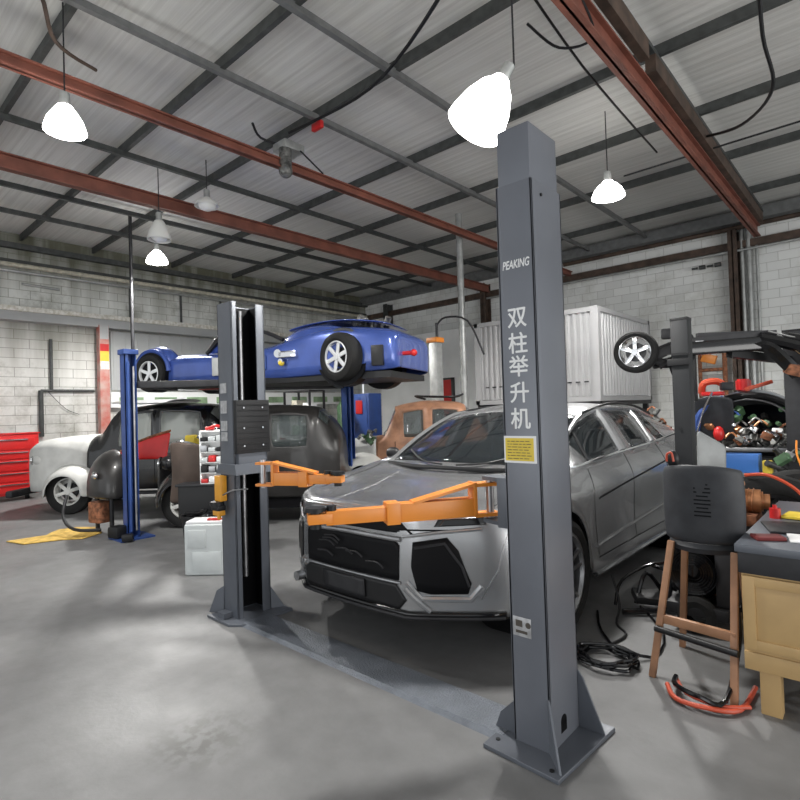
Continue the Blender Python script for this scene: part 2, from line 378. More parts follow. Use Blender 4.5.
# left wall: fixings, conduits, outlined bricked up opening
for y in (5.75, 7.1, 8.3, 2.95):
    struct('trim_%d' % k, MB().cyl((WX+.06, y, 4.2), (WX+.06, y, 5.0 if y != 2.95 else 4.9), .03), 'purlin'); k += 1
struct('trim_%d' % k, MB().cyl((WX+.05, 3.4, 4.73), (WX+.05, 4.15, 4.7), .03), 'pipe'); k += 1
b = MB(); x = WX-.22
b.cyl((x, 4.02, 2.35), (x, 4.02, 3.55), .035); b.cyl((x, 3.8, 2.33), (x, 4.95, 2.33), .03); b.cyl((x, 3.8, 1.25), (x, 3.8, 2.33), .05)
b.tube([(x, 3.95, 2.3), (x, 4.3, 1.9), (x, 4.6, 1.75)], .008, 6)
struct('trim_%d' % k, b, 'purlin'); k += 1
# grey roller door panel further along the left wall with a pale sill strip
b = MB()
b.box((WX-.3, 5.35, 2.35), (WX-.2, 13.3, 3.85))
for i in range(26): b.box((WX-.21, 5.4+i*.3, 2.35), (WX-.185, 5.42+i*.3, 3.85))
struct('door_1', b, 'greypanel', smooth=False)
b = MB().box((WX-.26, 5.3, 1.9), (WX-.12, 13.3, 2.3)); struct('trim_%d' % k, b, 'white', smooth=False); k += 1
b = MB()
for i in range(9): b.box((WX-.12, 5.5+i*.9, 1.98), (WX-.1, 6.1+i*.9, 2.16))
struct('window_1', b, mat('window_green', (.32, .46, .28), .3, 0, .5, 3), smooth=False)
# painted steel column of the left wall, patched red, yellow and white
b = MB().box((WX-.1, 4.98, 0), (WX+.1, 5.2, 3.95)); struct('trim_%d' % k, b, 'pillar', smooth=False); k += 1
for i, (z0, z1, m_) in enumerate(((3.3, 3.48, 'red'), (3.05, 3.3, 'yellow'), (2.85, 3.05, 'chipwhite'), (3.6, 3.95, 'greypanel'))):
    struct('trim_%d' % k, MB().box((WX+.1, 4.99, z0), (WX+.112, 5.19, z1)), m_, smooth=False); k += 1
# white partition on the back wall and the red door in it
b = MB().box((-13.0, 13.5, 0), (-6.9, 13.7, 4.05)); struct('wall_partition', b, 'white', smooth=False)
b = MB().box((-10.45, 13.42, 0), (-9.95, 13.5, 2.5)); struct('door_2', b, 'red', smooth=False)
b = MB(); b.box((-10.52, 13.4, 0), (-10.45, 13.5, 2.56)); b.box((-9.95, 13.4, 0), (-9.88, 13.5, 2.56)); b.box((-10.52, 13.4, 2.5), (-9.88, 13.5, 2.56)); struct('trim_%d' % k, b, 'purlin', smooth=False); k += 1
# round support pole of the roof
struct('trim_%d' % k, MB().cyl((-6.6, 9.35, 0), (-6.6, 9.35, 5.7), .07), 'pipe'); k += 1
# ------------------------------------------------------------ the grey two post lift
L = thing('two_post_lift', 'grey two-post vehicle lift with orange swing arms standing in front of the silver car', 'vehicle lift', (-2.6, 2.4, 0))
XN0, XN1, Y0, Y1 = -1.38, -1.19, 2.27, 2.57
def post(x0, x1, zt, openside, ext=None):
    """C section column open towards openside (+1 = +x)"""
    b = MB(); t = .012
    b.box((x0, Y0, .02), (x1, Y0+t, zt), .003); b.box((x0, Y1-t, .02), (x1, Y1, zt), .003)
    if openside > 0:
        b.box((x0, Y0, .02), (x0+t, Y1, zt), .003)
        b.box((x1-t, Y0, .02), (x1, Y0+.045, zt), .002); b.box((x1-t, Y1-.075, .02), (x1, Y1, zt), .002)
    else:
        b.box((x1-t, Y0, .02), (x1, Y1, zt), .003)
        b.box((x0, Y0, .02), (x0+t, Y0+.045, zt), .002); b.box((x0, Y1-.06, .02), (x0+t, Y1, zt), .002)
    return b
def base(x0, x1, pts, p):
    b = MB(); b.prism([(x, y, .0) for x, y in pts], (0, 0, .02))
    bp = b.build('base_plate', 'lift', p, bevel=.003)
    def gus(pl, ext):
        g = MB().prism(pl, ext); g.build('gusset', 'lift', p, bevel=.002)
    return bp, gus
# near post
pn = post(XN0, XN1, 2.66, -1).build('column', 'lift_l', L, bevel=0)
b = MB(); b.box((XN0+.01, Y0+.01, 2.6), (XN1-.01, Y1-.01, 2.93), .004)
b.build('column_extension', 'lift_l', pn)
MB().cyl((XN1, 2.36, 2.6), (XN1+.006, 2.36, 2.6), .008).build('screw', 'black', pn)
bp, gus = base(XN0, XN1, [(-1.48, 2.15), (-1.09, 2.13), (-1.05, 2.66), (-1.48, 2.66)], pn)
gus([(XN1-.012, Y0, .02), (XN1+.09, Y0-.11, .02), (XN1-.012, Y0, .27)], (.008, .008, 0))
gus([(XN1, Y1, .02), (XN1+.13, Y1, .02), (XN1+.03, Y1, .26), (XN1, Y1, .3)], (0, -.01, 0))
gus([(XN0, Y0+.04, .02), (XN0-.13, Y0+.04, .02), (XN0-.1, Y0+.04, .1), (XN0, Y0+.04, .2)], (0, .01, 0))
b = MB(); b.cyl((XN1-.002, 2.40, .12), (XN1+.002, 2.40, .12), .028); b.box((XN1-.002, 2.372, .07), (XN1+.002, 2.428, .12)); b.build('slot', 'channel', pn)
for x, y in ((-1.44, 2.22), (-1.14, 2.17), (-1.10, 2.6)): MB().cyl((x, y, .02), (x, y, .024), .011).build('anchor_bolt', 'black', pn)
# far post
XF0, XF1 = -4.01, -3.80
pf = post(XF0, XF1, 2.5, 1).build('column', 'lift', L)
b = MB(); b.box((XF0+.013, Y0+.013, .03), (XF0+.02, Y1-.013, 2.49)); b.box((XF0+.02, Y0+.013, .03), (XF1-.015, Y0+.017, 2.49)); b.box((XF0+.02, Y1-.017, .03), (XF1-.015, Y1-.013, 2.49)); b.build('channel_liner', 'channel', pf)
b = MB(); b.cyl((XF0+.09, 2.42, .3), (XF0+.09, 2.42, 2.45), .022); b.build('lift_chain_rod', 'steel', pf)
bp, gus = base(XF0, XF1, [(-4.10, 2.17), (-3.78, 2.17), (-3.66, 2.26), (-3.66, 2.68), (-4.02, 2.7)], pf)
gus([(XF0, Y0-.002, .02), (XF0-.13, Y0-.06, .02), (XF0-.06, Y0-.03, .2), (XF0, Y0, .24)], (0, .01, 0))
gus([(XF1-.01, Y1, .02), (XF1+.04, Y1+.1, .02), (XF1-.01, Y1, .2)], (.01, 0, 0))
b = MB(); b.box((XF0+.02, 2.2, .02), (XF0+.12, 2.28, .06)); b.build('foot_bracket', 'lift', pf)
for z0, z1 in ((1.78, 1.86), (1.62, 1.72), (1.48, 1.56), (1.4, 1.47)):
    MB().box((XF0+.03, Y0-.004, z0), (XF0+.12, Y0, z1)).build('label_strip', 'plate', pf)
# floor cover plate between the posts
b = MB(); b.prism([(0, 2.235, 0), (0, 2.26, .022), (0, 2.49, .022), (0, 2.515, 0)], (2.28, 0, 0)); b.xf(Matrix.Translation((-3.72, 0, 0)))
b.build('floor_cover', 'beamplate', L)
# carriage on the far post
cg = MB().box((XF1-.05, 2.29, 1.22), (XF1+.03, 2.53, 1.30)).build('carriage', 'lift', L)
b = MB(); b.box((XF1+.0, 2.27, 1.30), (XF1+.045, 2.57, 1.72), .004)
for i in range(9): b.box((XF1+.045, 2.28, 1.33+i*.044), (XF1+.05, 2.56, 1.335+i*.044))
pd = b.build('rubber_guard', 'black', cg)
b = MB(); b.prism([(XF0-.02, Y0-.03, 1.14), (XF0+.02, Y0-.03, 1.22), (XF1+.05, Y0-.03, 1.22), (XF1+.07, Y0-.03, 1.14)], (0, .34, 0)); b.build('carriage_bracket', 'lift', cg, smooth=False)
for y in (2.33, 2.5):
    for z in (1.36, 1.5, 1.66): MB().cyl((XF1+.05, y, z), (XF1+.055, y, z), .007, n=10).build('rivet', 'chrome', cg)
b = MB(); b.box((XF0+.02, Y0-.07, .93), (XF0+.11, Y0-.012, 1.13), .006); lk = b.build('lock_box', 'amber', L)
b = MB(); b.cyl((XF0+.065, Y0-.075, .90), (XF0+.065, Y0-.075, .93), .055, n=24); b.box((XF0+.01, Y0-.1, .86), (XF0+.12, Y0-.03, .90), .008); b.build('lock_release', 'black', lk)
b = MB(); b.box((XF0+.02, Y0-.09, .82), (XF0+.11, Y0-.03, .865), .006); b.cyl((XF0+.065, Y0-.06, .79), (XF0+.065, Y0-.06, .82), .015); b.build('lock_bracket', 'amber', lk)
b = MB(); b.tube([(XF0+.11, Y0-.05, .98), (XF1, Y0-.02, 1.02), (XF1+.1, Y0+.05, 1.03)], .006); b.build('release_cable', 'steel', lk)
# swing arms
def arm(root, tip, z, parent, zc=.04, name='swing_arm'):
    root, tip = Vector((*root, z)), Vector((*tip, z)); d = (tip-root).normalized(); n = Vector((-d.y, d.x, 0)); up_ = Vector((0, 0, 1))
    a1 = root+d*.10; mid = root + (tip-root)*.60
    b = MB(); b.bar(a1, mid, .085, .095, bev=.004)
    a = b.build(name, 'orange', parent)
    b = MB(); b.bar(mid-d*.02, tip-d*.05, .065, .07, bev=.004); b.bar(mid-d*.05, mid+d*.02, .1, .11, bev=.003); b.build('arm_extension', 'orange', a)
    b = MB(); q = a1 + up_*.04
    b.bar(a1-d*.0+up_*(-.05), a1+up_*.13, .09, .02, upv=d, bev=.002)
    b.bar(a1+up_*.12, a1+d*.34+up_*.045, .085, .014, upv=up_)
    b.bar(root-d*.04+up_*.115, a1+up_*.115, .09, .018); b.bar(root-d*.04-up_*.045, a1-up_*.045, .09, .018)
    b.build('arm_bracket', 'orange', a)
    b = MB(); b.cyl(root-up_*.07, root+up_*.14, .022); b.build('pivot_pin', 'steel', a)
    b = MB(); b.cyl(tip-up_*.05, tip+up_*.035, .028, n=16); b.cyl(tip+up_*.035, tip+up_*.055, .055, n=24, bev=.005); b.cyl(tip-d*.08+up_*.03, tip-d*.08+up_*.06, .025)
    b.build('lift_pad', 'black', a)
    b = MB(); b.bar(tip-d*.08, tip+d*.04, .075, .05, bev=.004); b.build('pad_bracket', 'orange', a)
    return a
arm((-1.62, 2.50), (-2.14, 1.72), 1.075, L)
arm((-3.52, 2.34), (-2.97, 2.60), 1.12, L)
cn = MB().box((XN0-.09, 2.33, 1.0), (XN0, 2.51, 1.25), .005).build('carriage', 'lift', L)
for z in (1.0, 1.225): MB().bar((XN0-.05, 2.44, z), (-1.62, 2.50, z), .1, .02).build('carriage_bracket', 'lift', cn)
# writing on the near post
def text(s_, name, size, org, parent, mt='labelw', rot=(PI/2, 0, 0), ext=.0006, shear=0, sx=1, alignc=True, off=.0):
    c = bpy.data.curves.new('txt', 'FONT'); c.body = s_; c.size = size; c.extrude = ext; c.shear = shear
    if alignc: c.align_x = 'CENTER'; c.align_y = 'CENTER'
    t = bpy.data.objects.new('txt', c); COL.objects.link(t); dg = bpy.context.evaluated_depsgraph_get(); dg.update()
    me = bpy.data.meshes.new_from_object(t.evaluated_get(dg)); bpy.data.objects.remove(t)
    if off:
        bb = bmesh.new()
        for dx, dz in ((0, 0), (off, 0), (-off, 0), (0, off), (0, -off)):
            m3 = me.copy(); m3.transform(Matrix.Translation((dx, dz, (dx+2*dz)*.02))); bb.from_mesh(m3); bpy.data.meshes.remove(m3)
        bb.to_mesh(me); bb.free()
    me.materials.clear(); me.materials.append(M[mt]); me.name = name
    from mathutils import Euler
    mt_ = Matrix.Translation(Vector(org)) @ Euler(rot).to_matrix().to_4x4() @ Matrix.Diagonal((sx, 1, 1, 1))
    me.transform(mt_); me.transform(Matrix.Translation(-offset_of(parent)))
    o = bpy.data.objects.new(name, me); COL.objects.link(o); o.parent = parent; return o
yf = Y0-.001
for ch, z in zip('双柱举升机', (2.015, 1.892, 1.783, 1.66, 1.537)):
    text(ch, 'post_lettering', .105, (-1.287, yf, z), pn, off=.0016)
text('PEAKING', 'post_lettering', .056, (-1.285, yf, 2.272), pn, sx=.62, shear=.2, off=.001)
MB().box((XN0-.0, yf-.001, 1.335), (XN1-.02, yf+.001, 1.462)).build('warning_label', 'labelw', pn)
wl_ = MB().box((XN0+.008, yf-.002, 1.345), (XN1-.033, yf, 1.452)).build('warning_label_face', 'yellow', pn)
b = MB(); rnd = random.Random(3)
for i in range(7):
    z = 1.437-i*.0135; x = XN0+.02
    while x < XN1-.06:
        l = rnd.uniform(.008, .03); b.box((x, yf-.003, z-.0015), (min(x+l, XN1-.045), yf-.0015, z+.0015)); x += l+.006
b.build('warning_label_print', 'ink', pn)
b = MB(); b.box((XN0+.015, yf-.002, .52), (XN1-.08, yf, .61), .001); b.build('rating_plate', 'plate', pn)
b = MB(); b.box((XN0+.03, yf-.003, .535), (XN1-.10, yf-.001, .548)); b.box((XN0+.03, yf-.003, .565), (XN0+.065, yf-.001, .595)); b.cyl((XN0+.095, yf-.003, .578), (XN0+.095, yf-.001, .578), .014); b.build('rating_plate_print', 'ink', pn)

# ------------------------------------------------------------ pendant lamps
def pendant(name, label, x, y, z, r, h, power, lit=True, tilt=0, drop=5.86):
    """z = rim height of the bowl; tilt swings the bowl about its hanger"""
    t = thing(name, label, 'lamp', (x, y, z), 0)
    top = h+.22; X = Matrix.Translation((0, 0, top)) @ Matrix.Rotation(tilt, 4, Vector((-.67, .74, 0))) @ Matrix.Translation((0, 0, -top))
    b = MB(); b.lathe([(.03, h+.04), (.07, h+.02), (.09, h*.96), (r*.60, h*.80), (r*.84, h*.48), (r*.97, h*.15), (r, 0), (r*.98, 0), (r*.95, h*.15), (r*.8, h*.48), (r*.55, h*.76), (.03, h*.9)], n=36); b.xf(X)
    b.build('lamp_shade', 'glow' if lit else 'lampw', t, world=False)
    b = MB(); b.sph((0, 0, h*.22), r*.7, (1, 1, .7), 24); b.xf(X); b.build('bulb', 'glow' if lit else 'lampw', t, world=False)
    b = MB(); b.cyl((0, 0, h), (0, 0, h+.16), .05, n=16, bev=.01); b.xf(X); b.build('lamp_housing', 'pipe', t, world=False)
    b = MB(); b.cyl((0, 0, h+.14), (0, 0, drop-z), .008, n=8); b.build('suspension_rod', 'darksteel', t, world=False)
    if lit and power:
        l = bpy.data.lights.new('lamp_light', 'SPOT'); l.energy = power; l.color = (1, .985, .95); l.shadow_soft_size = r*.8; l.spot_size = math.radians(165); l.spot_blend = .4
        lo = bpy.data.objects.new('lamp_light', l); COL.objects.link(lo); lo.parent = t; lo.location = X @ Vector((0, 0, -.08))
    return t
PW = 560
pendant('pendant_lamp', 'glowing white bowl pendant lamp nearest the camera, above the top of the near lift post', -2.14, 3.87, 3.76, .24, .42, PW, tilt=.55)
pendant('pendant_lamp', 'lit bowl pendant lamp at the left edge, hanging below the upper red beam', -6.1, 1.83, 4.53, .195, .24, PW)
pendant('pendant_lamp', 'lit bowl pendant lamp hanging between the near lift post and the white block wall', -2.92, 7.9, 4.60, .23, .21, PW*1.6)
pendant('pendant_lamp', 'lit bowl pendant lamp furthest back, above the raised blue car', -10.92, 4.89, 4.75, .21, .22, PW*2.6)
pendant('unlit_pendant_lamp', 'unlit off-white cylinder pendant lamp above the furthest lit bowl lamp', -8.89, 4.03, 4.55, .19, .3, 0, lit=False)
pendant('unlit_pendant_lamp', 'unlit pale pendant lamp close up under the roof beside the lower red beam', -8.28, 4.56, 5.08, .2, .12, 0, lit=False)

# ------------------------------------------------------------ ceiling cables
def cable(label, pts, r=.014, mt='black', name='hanging_cable', cat='cable', sm=6):
    return single(name, MB().tube(pts, r, 6, smooth=sm), mt, label, cat)
cable('black cable sagging from the roof corner at upper left to the red beam', [(-5.0, .75, 5.6), (-5.4, 1.4, 5.45), (-5.9, 1.7, 5.3), (-6.3, 2.2, 5.42)], .02, 'brownsteel')
cable('black cable drooping between purlins right of the near pendant lamp', [(-2.6, 5.0, 5.5), (-2.4, 5.3, 5.3), (-2.0, 5.2, 5.2), (-2.0, 4.6, 5.5)])
cable('long black cable running under the purlins above the near lift post', [(-2.3, 3.4, 5.6), (-2.45, 6.0, 5.45), (-2.55, 9.0, 5.5)])
cable('black cable looping down from the roof right of the red rafter', [(-.75, 5.9, 5.66), (-.82, 6.6, 5.3), (-.85, 7.4, 5.1), (-1.3, 8.3, 5.2), (-1.9, 9.0, 5.5)], .02)
cable('thin black cable strung beside the purlin left of the near pendant lamp', [(-6.2, 4.7, 5.6), (-4.5, 4.65, 5.5), (-2.9, 4.0, 5.45), (-2.5, 3.75, 5.6)], .02)
cable('straight black cable crossing the ceiling by the back red column', [(-3.2, 9.4, 5.45), (-1.0, 9.3, 5.42), (1.5, 9.5, 5.5)])
t = thing('junction_box', 'grey electrical junction cluster where the upper red beam meets a purlin', 'junction box', (-6.35, 4.8, 5.3))
MB().cbox((-6.35, 4.8, 5.45), (.3, .35, .12), bev=.02).build('box', 'pipe', t)
MB().cyl((-6.3, 4.7, 5.1), (-6.3, 4.7, 5.4), .09).sph((-6.3, 4.7, 5.08), .1).build('sensor', 'engine', t)
MB().tube([(-6.4, 4.8, 5.5), (-6.6, 4.5, 5.6), (-6.5, 4.3, 5.7)], .018).tube([(-6.2, 4.9, 5.4), (-6.0, 4.9, 5.2), (-5.95, 5.1, 5.05)], .012).build('wiring', 'black', t)
tag(single('red_tag', MB().cbox((-5.75, 4.85, 5.58), (.2, .06, .1), bev=.01).cyl((-5.75, 4.85, 5.6), (-5.75, 4.85, 5.67), .01), 'red', 'small red and white tag hanging at a purlin crossing left of the near lamp', 'tag'))

# ------------------------------------------------------------ corrugated container on a stand
C = thing('storage_container', 'light grey corrugated storage container raised on a stand at the back wall', 'container', (-5.3, 11.4, 0))
X0, X1, Ya, Yb, Z0, Z1 = -6.75, -3.98, 10.0, 12.95, 1.66, 3.45
def corr(a, bb, axis, n, depth=.035):
    pts = []
    L_ = bb-a
    for i in range(n):
        u = a+L_*i/n; s_ = L_/n
        pts += [(u, 0), (u+s_*.35, 0), (u+s_*.5, depth), (u+s_*.85, depth)]
    pts.append((bb, 0)); return pts
b = MB(); b.grid([[(u, Ya+d+.02, z) for u, d in corr(X0+.12, X1-.14, 'x', 20)] for z in (Z0+.1, Z1-.08)]); b.build('front_panel', 'container', C, smooth=False)
b = MB(); b.grid([[(X1-d-.02, u, z) for u, d in corr(Ya+.14, Yb-.12, 'y', 18)] for z in (Z0+.1, Z1-.08)]); b.build('side_panel', 'container', C, smooth=False)
b = MB()
for (x, y) in ((X0, Ya), (X1-.14, Ya), (X0, Yb-.12), (X1-.14, Yb-.12)): b.box((x, y, Z0), (x+.14, y+.14, Z1))
for z in (Z0+.001, Z1-.091):
    b.box((X0+.002, Ya+.002, z), (X1-.002, Ya+.09, z+.09)); b.box((X1-.09, Ya+.003, z), (X1-.003, Yb, z+.09)); b.box((X0, Yb-.09, z), (X1, Yb, z+.09)); b.box((X0, Ya, z), (X0+.09, Yb, z+.09))
b.box((X0+.1, Ya+.1, Z1-.05), (X1-.1, Yb-.1, Z1-.02)); b.box((X0+.05, Ya+.1, Z0+.02), (X1-.05, Yb, Z0+.06)); b.box((X0, Ya+.1, Z0), (X0+.03, Yb, Z1-.05)); b.box((X0, Yb-.03, Z0), (X1, Yb, Z1-.05))
b.build('frame', 'container', C, smooth=False)
b = MB()
for i in range(14): b.box((X0+.25+i*.17, Ya+.012, 2.02), (X0+.34+i*.17, Ya+.02, 2.045))
b.build('vent_slots', 'channel', C)
for (x, y) in ((X0+.05, Ya+.1), (X1-.15, Ya+.1), (X0+.05, Yb-.2), (X1-.15, Yb-.2)): MB().box((x, y, 0), (x+.1, y+.1, Z0)).build('stand_leg', 'darksteel', C)
MB().box((X0, Ya+.06, Z0-.08), (X1, Ya+.14, Z0)).box((X1-.1, Ya, Z0-.08), (X1-.02, Yb, Z0)).build('stand_beam', 'darksteel', C)

# ------------------------------------------------------------ right: bar stool
s_ = thing('bar_stool', 'high stool with grey wraparound back and reddish wooden legs beside the workbench', 'stool', (-.85, 3.5, 0))
rows = []
for k_ in range(9):
    z = .79+.45*k_/8; f_ = k_/8
    row = []
    for i in range(15):
        a = math.radians(-78+156*i/14); rx = .205+.01*math.sin(f_*PI); ry = .15
        cr = .035*abs(math.sin(a))**3*(f_**3)
        row.append((-.825+rx*math.sin(a), 3.56-ry*math.cos(a)*(1.0+.08*f_), z-cr))
    rows.append(row)
sh = MB().grid(rows).build('backrest', 'stoolgrey', s_, solid=.022, sub=1)
b = MB(); b.lathe([(.01, .79), (.19, .79), (.205, .765), (.19, .735), (.01, .735)], (-.825, 3.6, 0), n=28); b.build('seat', 'stoolgrey', s_)
def leg(a, b_): return MB().bar(a, b_, .036, .036, upv=(0, 1, 0), bev=.005).build('leg', 'wood2', s_)
for ft, tp in (((-1.085, 3.33, 0), (-.985, 3.45, .78)), ((-.655, 3.25, 0), (-.66, 3.44, .76)), ((-1.06, 3.86, 0), (-.98, 3.72, .76)), ((-.665, 3.86, 0), (-.69, 3.72, .76))):
    leg(ft, tp)
MB().bar((-1.04, 3.385, .335), (-.645, 3.33, .335), .03, .05, bev=.004).build('footrest', 'wood2', s_)
MB().cyl((-1.06, 3.335, .285), (-.63, 3.265, .275), .018).build('crossbar', 'black', s_)
b = MB()
for i in range(9): b.cbox((-.80+.0*i, 3.3995-.004, 1.13-i*.022), (.085 if i % 3 else .06, .004, .008), (0, 0, .05))
b.build('embossed_mark', 'channel', s_)
# things hanging on the stool back
t = thing('tool_pouch', 'small black pouch with orange cable sitting on top of the stool back', 'pouch', (-.96, 3.5, 1.24))
MB().sph((-.965, 3.47, 1.26), .032, (1.1, .8, 1.6)).build('pouch_body', 'black', t)
MB().tube([(-.99, 3.44, 1.25), (-.985, 3.43, 1.29), (-.96, 3.43, 1.3), (-.95, 3.43, 1.25)], .006).build('cord', 'redcable', t)

# compressor behind the stool
t = thing('air_compressor', 'black upright compressor with a copper coloured motor and wheel behind the stool', 'compressor', (-.98, 4.35, 0))
MB().cyl((-1.08, 4.3, .22), (-1.08, 4.3, .72), .15, n=28, bev=.04).build('tank', 'blackgloss', t)
MB().box((-1.22, 4.1, .12), (-.84, 4.6, .2), .01).build('chassis', 'black', t)
b = MB()
for i in range(5): b.lathe([(.05+.016*i, 0), (.07+.016*i, .012), (.09+.016*i, 0)], (-1.05, 4.12+.0*i, .42), 'y', 24)
b.build('coiled_hose', 'blackgloss', t)
b = MB(); b.lathe([(.06, -.04), (.1, -.045), (.125, -.03), (.13, 0), (.125, .03), (.1, .045), (.06, .04)], (-1.03, 4.13, .13), 'y', 28); b.build('wheel', 'rubber', t)
b = MB(); b.lathe([(.06, -.04), (.1, -.045), (.125, -.03), (.13, 0), (.125, .03), (.1, .045), (.06, .04)], (-.9, 4.55, .13), 'y', 28); b.build('wheel', 'rubber', t)
MB().box((-.92, 4.15, .2), (-.8, 4.5, .74), .02).build('cabinet', 'darksteel', t)
mo = MB().cyl((-.98, 4.62, .86), (-.70, 4.66, .86), .085, n=28, bev=.014).cyl((-.72, 4.655, .86), (-.66, 4.665, .86), .055, n=24).build('motor', 'copperm', t)
for i in range(7): MB().lathe([(.086, 0), (.094, .004), (.086, .008)], (-.94+.03*i, 4.625+.004*i, .86), 'x', 24).build('cooling_fin', 'copperm', mo)
MB().box((-.96, 4.5, .70), (-.72, 4.74, .78), .01).box((-1.0, 4.4, .2), (-.94, 4.74, .74)).build('motor_mount', 'rust', t)
MB().cyl((-.93, 4.6, .93), (-.93, 4.6, 1.04), .03).sph((-.90, 4.6, 1.04), .035).cyl((-.88, 4.58, .98), (-.80, 4.56, 1.0), .02).build('valve', 'copperm', t)
MB().tube([(-.9, 4.55, .98), (-.84, 4.5, .9), (-.82, 4.47, .75), (-.84, 4.45, .6)], .012).build('copper_pipe', 'copperm', t)

# two big tyres standing behind the bench
def tyre(rout, w, rin, n=40):
    h = w/2; P = [(rin, -h*.8), (rin+.03, -h), (rout*.86, -h*1.02), (rout*.96, -h*.86), (rout, -h*.45), (rout, h*.45), (rout*.96, h*.86), (rout*.86, h*1.02), (rin+.03, h), (rin, h*.8), (rin-.01, 0)]
    return P
for i, (x, y, rz, lab) in enumerate(((-.76, 5.35, .5, 'large black tyre standing behind the workbench, nearer of the two'), (-.6, 5.75, .45, 'large black tyre standing behind the workbench, further of the two'))):
    t = thing('tyre', lab, 'tyre', (x, y, 0), rz, 'large tyres behind the bench')
    MB().lathe(tyre(.49, .2, .33), (0, 0, .49), 'y', 48, closed=True).build('tyre_body', 'rubber', t, world=False)
    b = MB(); b.lathe([(.34, -.085), (.34, .085), (.3, .05), (.3, -.05)], (0, 0, .49), 'y', 40, closed=True)
    for j in range(5):
        a = j*2*PI/5; b.bar((.05*math.cos(a), 0, .49+.05*math.sin(a)), (.31*math.cos(a), 0, .49+.31*math.sin(a)), .05, .04, upv=(0, 1, 0))
    b.cyl((0, -.05, .49), (0, .05, .49), .08); b.build('rim', 'darksteel', t, world=False)
cable('red and grey striped hose draped over the large tyres', [(-.9, 5.2, .98), (-.72, 5.15, .99), (-.52, 5.12, .86), (-.42, 5.1, .6)], .014, 'redcable', 'hose', 'hose')
cable('orange cable hanging down behind the workbench at the right edge', [(-.62, 5.9, 1.22), (-.60, 5.7, 1.12), (-.56, 5.6, .95), (-.62, 5.4, .65)], .008, 'orange')

# workbench
t = thing('workbench', 'pine workbench with black edged worktop at the right edge', 'workbench', (-.1, 4, 0))
MB().box((-.62, 3.22, .82), (1.2, 4.75, .86), .004).build('worktop', 'lift', t)
MB().box((-.61, 3.24, .71), (1.2, 4.74, .82), .004).build('apron', 'darksteel', t)
b = MB(); b.box((-.60, 3.26, .31), (1.2, 4.7, .71)); b.build('cabinet', 'wood', t)
fr = MB(); zz = (.33, .70); 
for x0 in (-.595, .02, .63):
    x1 = x0+.60
    f = MB(); f.box((x0+.04, 3.247, zz[0]+.045), (x1-.04, 3.26, zz[1]-.045), .003); d = f.build('door', 'wood', t)
    f = MB(); f.box((x0, 3.235, zz[0]), (x0+.055, 3.26, zz[1]), .006); f.box((x1-.055, 3.235, zz[0]), (x1, 3.26, zz[1]), .006); f.box((x0+.045, 3.2365, zz[0]+.0015), (x1-.045, 3.2585, zz[0]+.05), .004); f.box((x0+.045, 3.2365, zz[1]-.05), (x1-.045, 3.2585, zz[1]-.0015), .004); f.build('door_frame', 'wood', d)
fr.b.free()
MB().box((-.6, 3.25, .22), (1.2, 3.29, .31), .004).box((-.602, 3.295, .222), (-.56, 4.7, .308), .004).build('bottom_rail', 'wood', t)
for x, y in ((-.54, 3.27), (-.54, 4.6), (1.0, 3.27), (1.0, 4.6)): MB().box((x, y, 0), (x+.09, y+.08, .31), .004).build('leg', 'wood', t)
# clutter on the bench
def small(name, mb, mt, label, cat, **k): return single(name, mb, mt, label, cat, **k)
small('sheet', MB().cbox((-.42, 3.75, .868), (.28, .3, .012), (0, 0, .3), .002), 'darksteel', 'dark grey sheet lying flat on the workbench', 'sheet')
small('rag', MB().cbox((-.5, 3.42, .87), (.14, .1, .02), (0, 0, .5), .008), mat('dark_red', (.16, .02, .02), .7), 'dark red rag near the front edge of the workbench', 'rag')
small('folder', MB().cbox((-.36, 4.12, .872), (.3, .2, .016), (0, 0, -.1), .003), 'yellow', 'yellow folder with a red edge at the back of the workbench', 'folder')
small('paper', MB().cbox((-.34, 3.5, .865), (.16, .2, .006), (0, 0, .2)), 'labelw', 'white paper sheet on the workbench', 'paper')
small('spray_bottle', MB().cyl((-.55, 4.05, .86), (-.55, 4.05, .92), .03).cyl((-.55, 4.05, .92), (-.55, 4.05, .94), .012), 'red', 'short red tin on the far left corner of the workbench', 'tin')

# cables on the floor
b = MB()
rnd = random.Random(5); pts = []
for i in range(56):
    a = i*2*PI/13; rr = .135+.02*math.sin(i*1.7)+.012*rnd.random(); pts.append((-1.36+rr*1.15*math.cos(a), 3.34+rr*math.sin(a)*1.0, .012+.0009*i+.008*rnd.random()))
pts = [(-1.72, 4.1, .01), (-1.55, 3.75, .01)] + pts + [(-1.15, 3.55, .012), (-1.2, 3.95, .01), (-1.5, 4.4, .01)]
single('coiled_cable', MB().tube(pts, .010, 8, smooth=3), 'blackgloss', 'black cable lying coiled on the floor by the near lift post', 'cable')
b = MB().tube([(-.98, 3.25, .02), (-.9, 3.12, .02), (-.75, 3.1, .03), (-.62, 3.2, .02), (-.6, 3.5, .02)], .013, 8).tube([(-.96, 3.34, .035), (-.86, 3.17, .04), (-.7, 3.15, .035), (-.58, 3.24, .03)], .010, 8)
t = thing('cable_bundle', 'red and black cable bundle on the floor at the foot of the workbench', 'cable', (-.75, 3.25, 0))
b.build('red_cable', 'redcable', t)
MB().tube([(-.95, 3.31, .05), (-.92, 3.19, .06), (-.78, 3.12, .065), (-.68, 3.17, .055), (-.68, 3.55, .2), (-.7, 3.7, .35)], .013, 8).build('black_cable', 'blackgloss', t)
t = thing('creeper_frame', 'tangled black tubular frame with straps on the floor beside the silver car', 'frame', (-1.45, 4.4, 0))
b = MB()
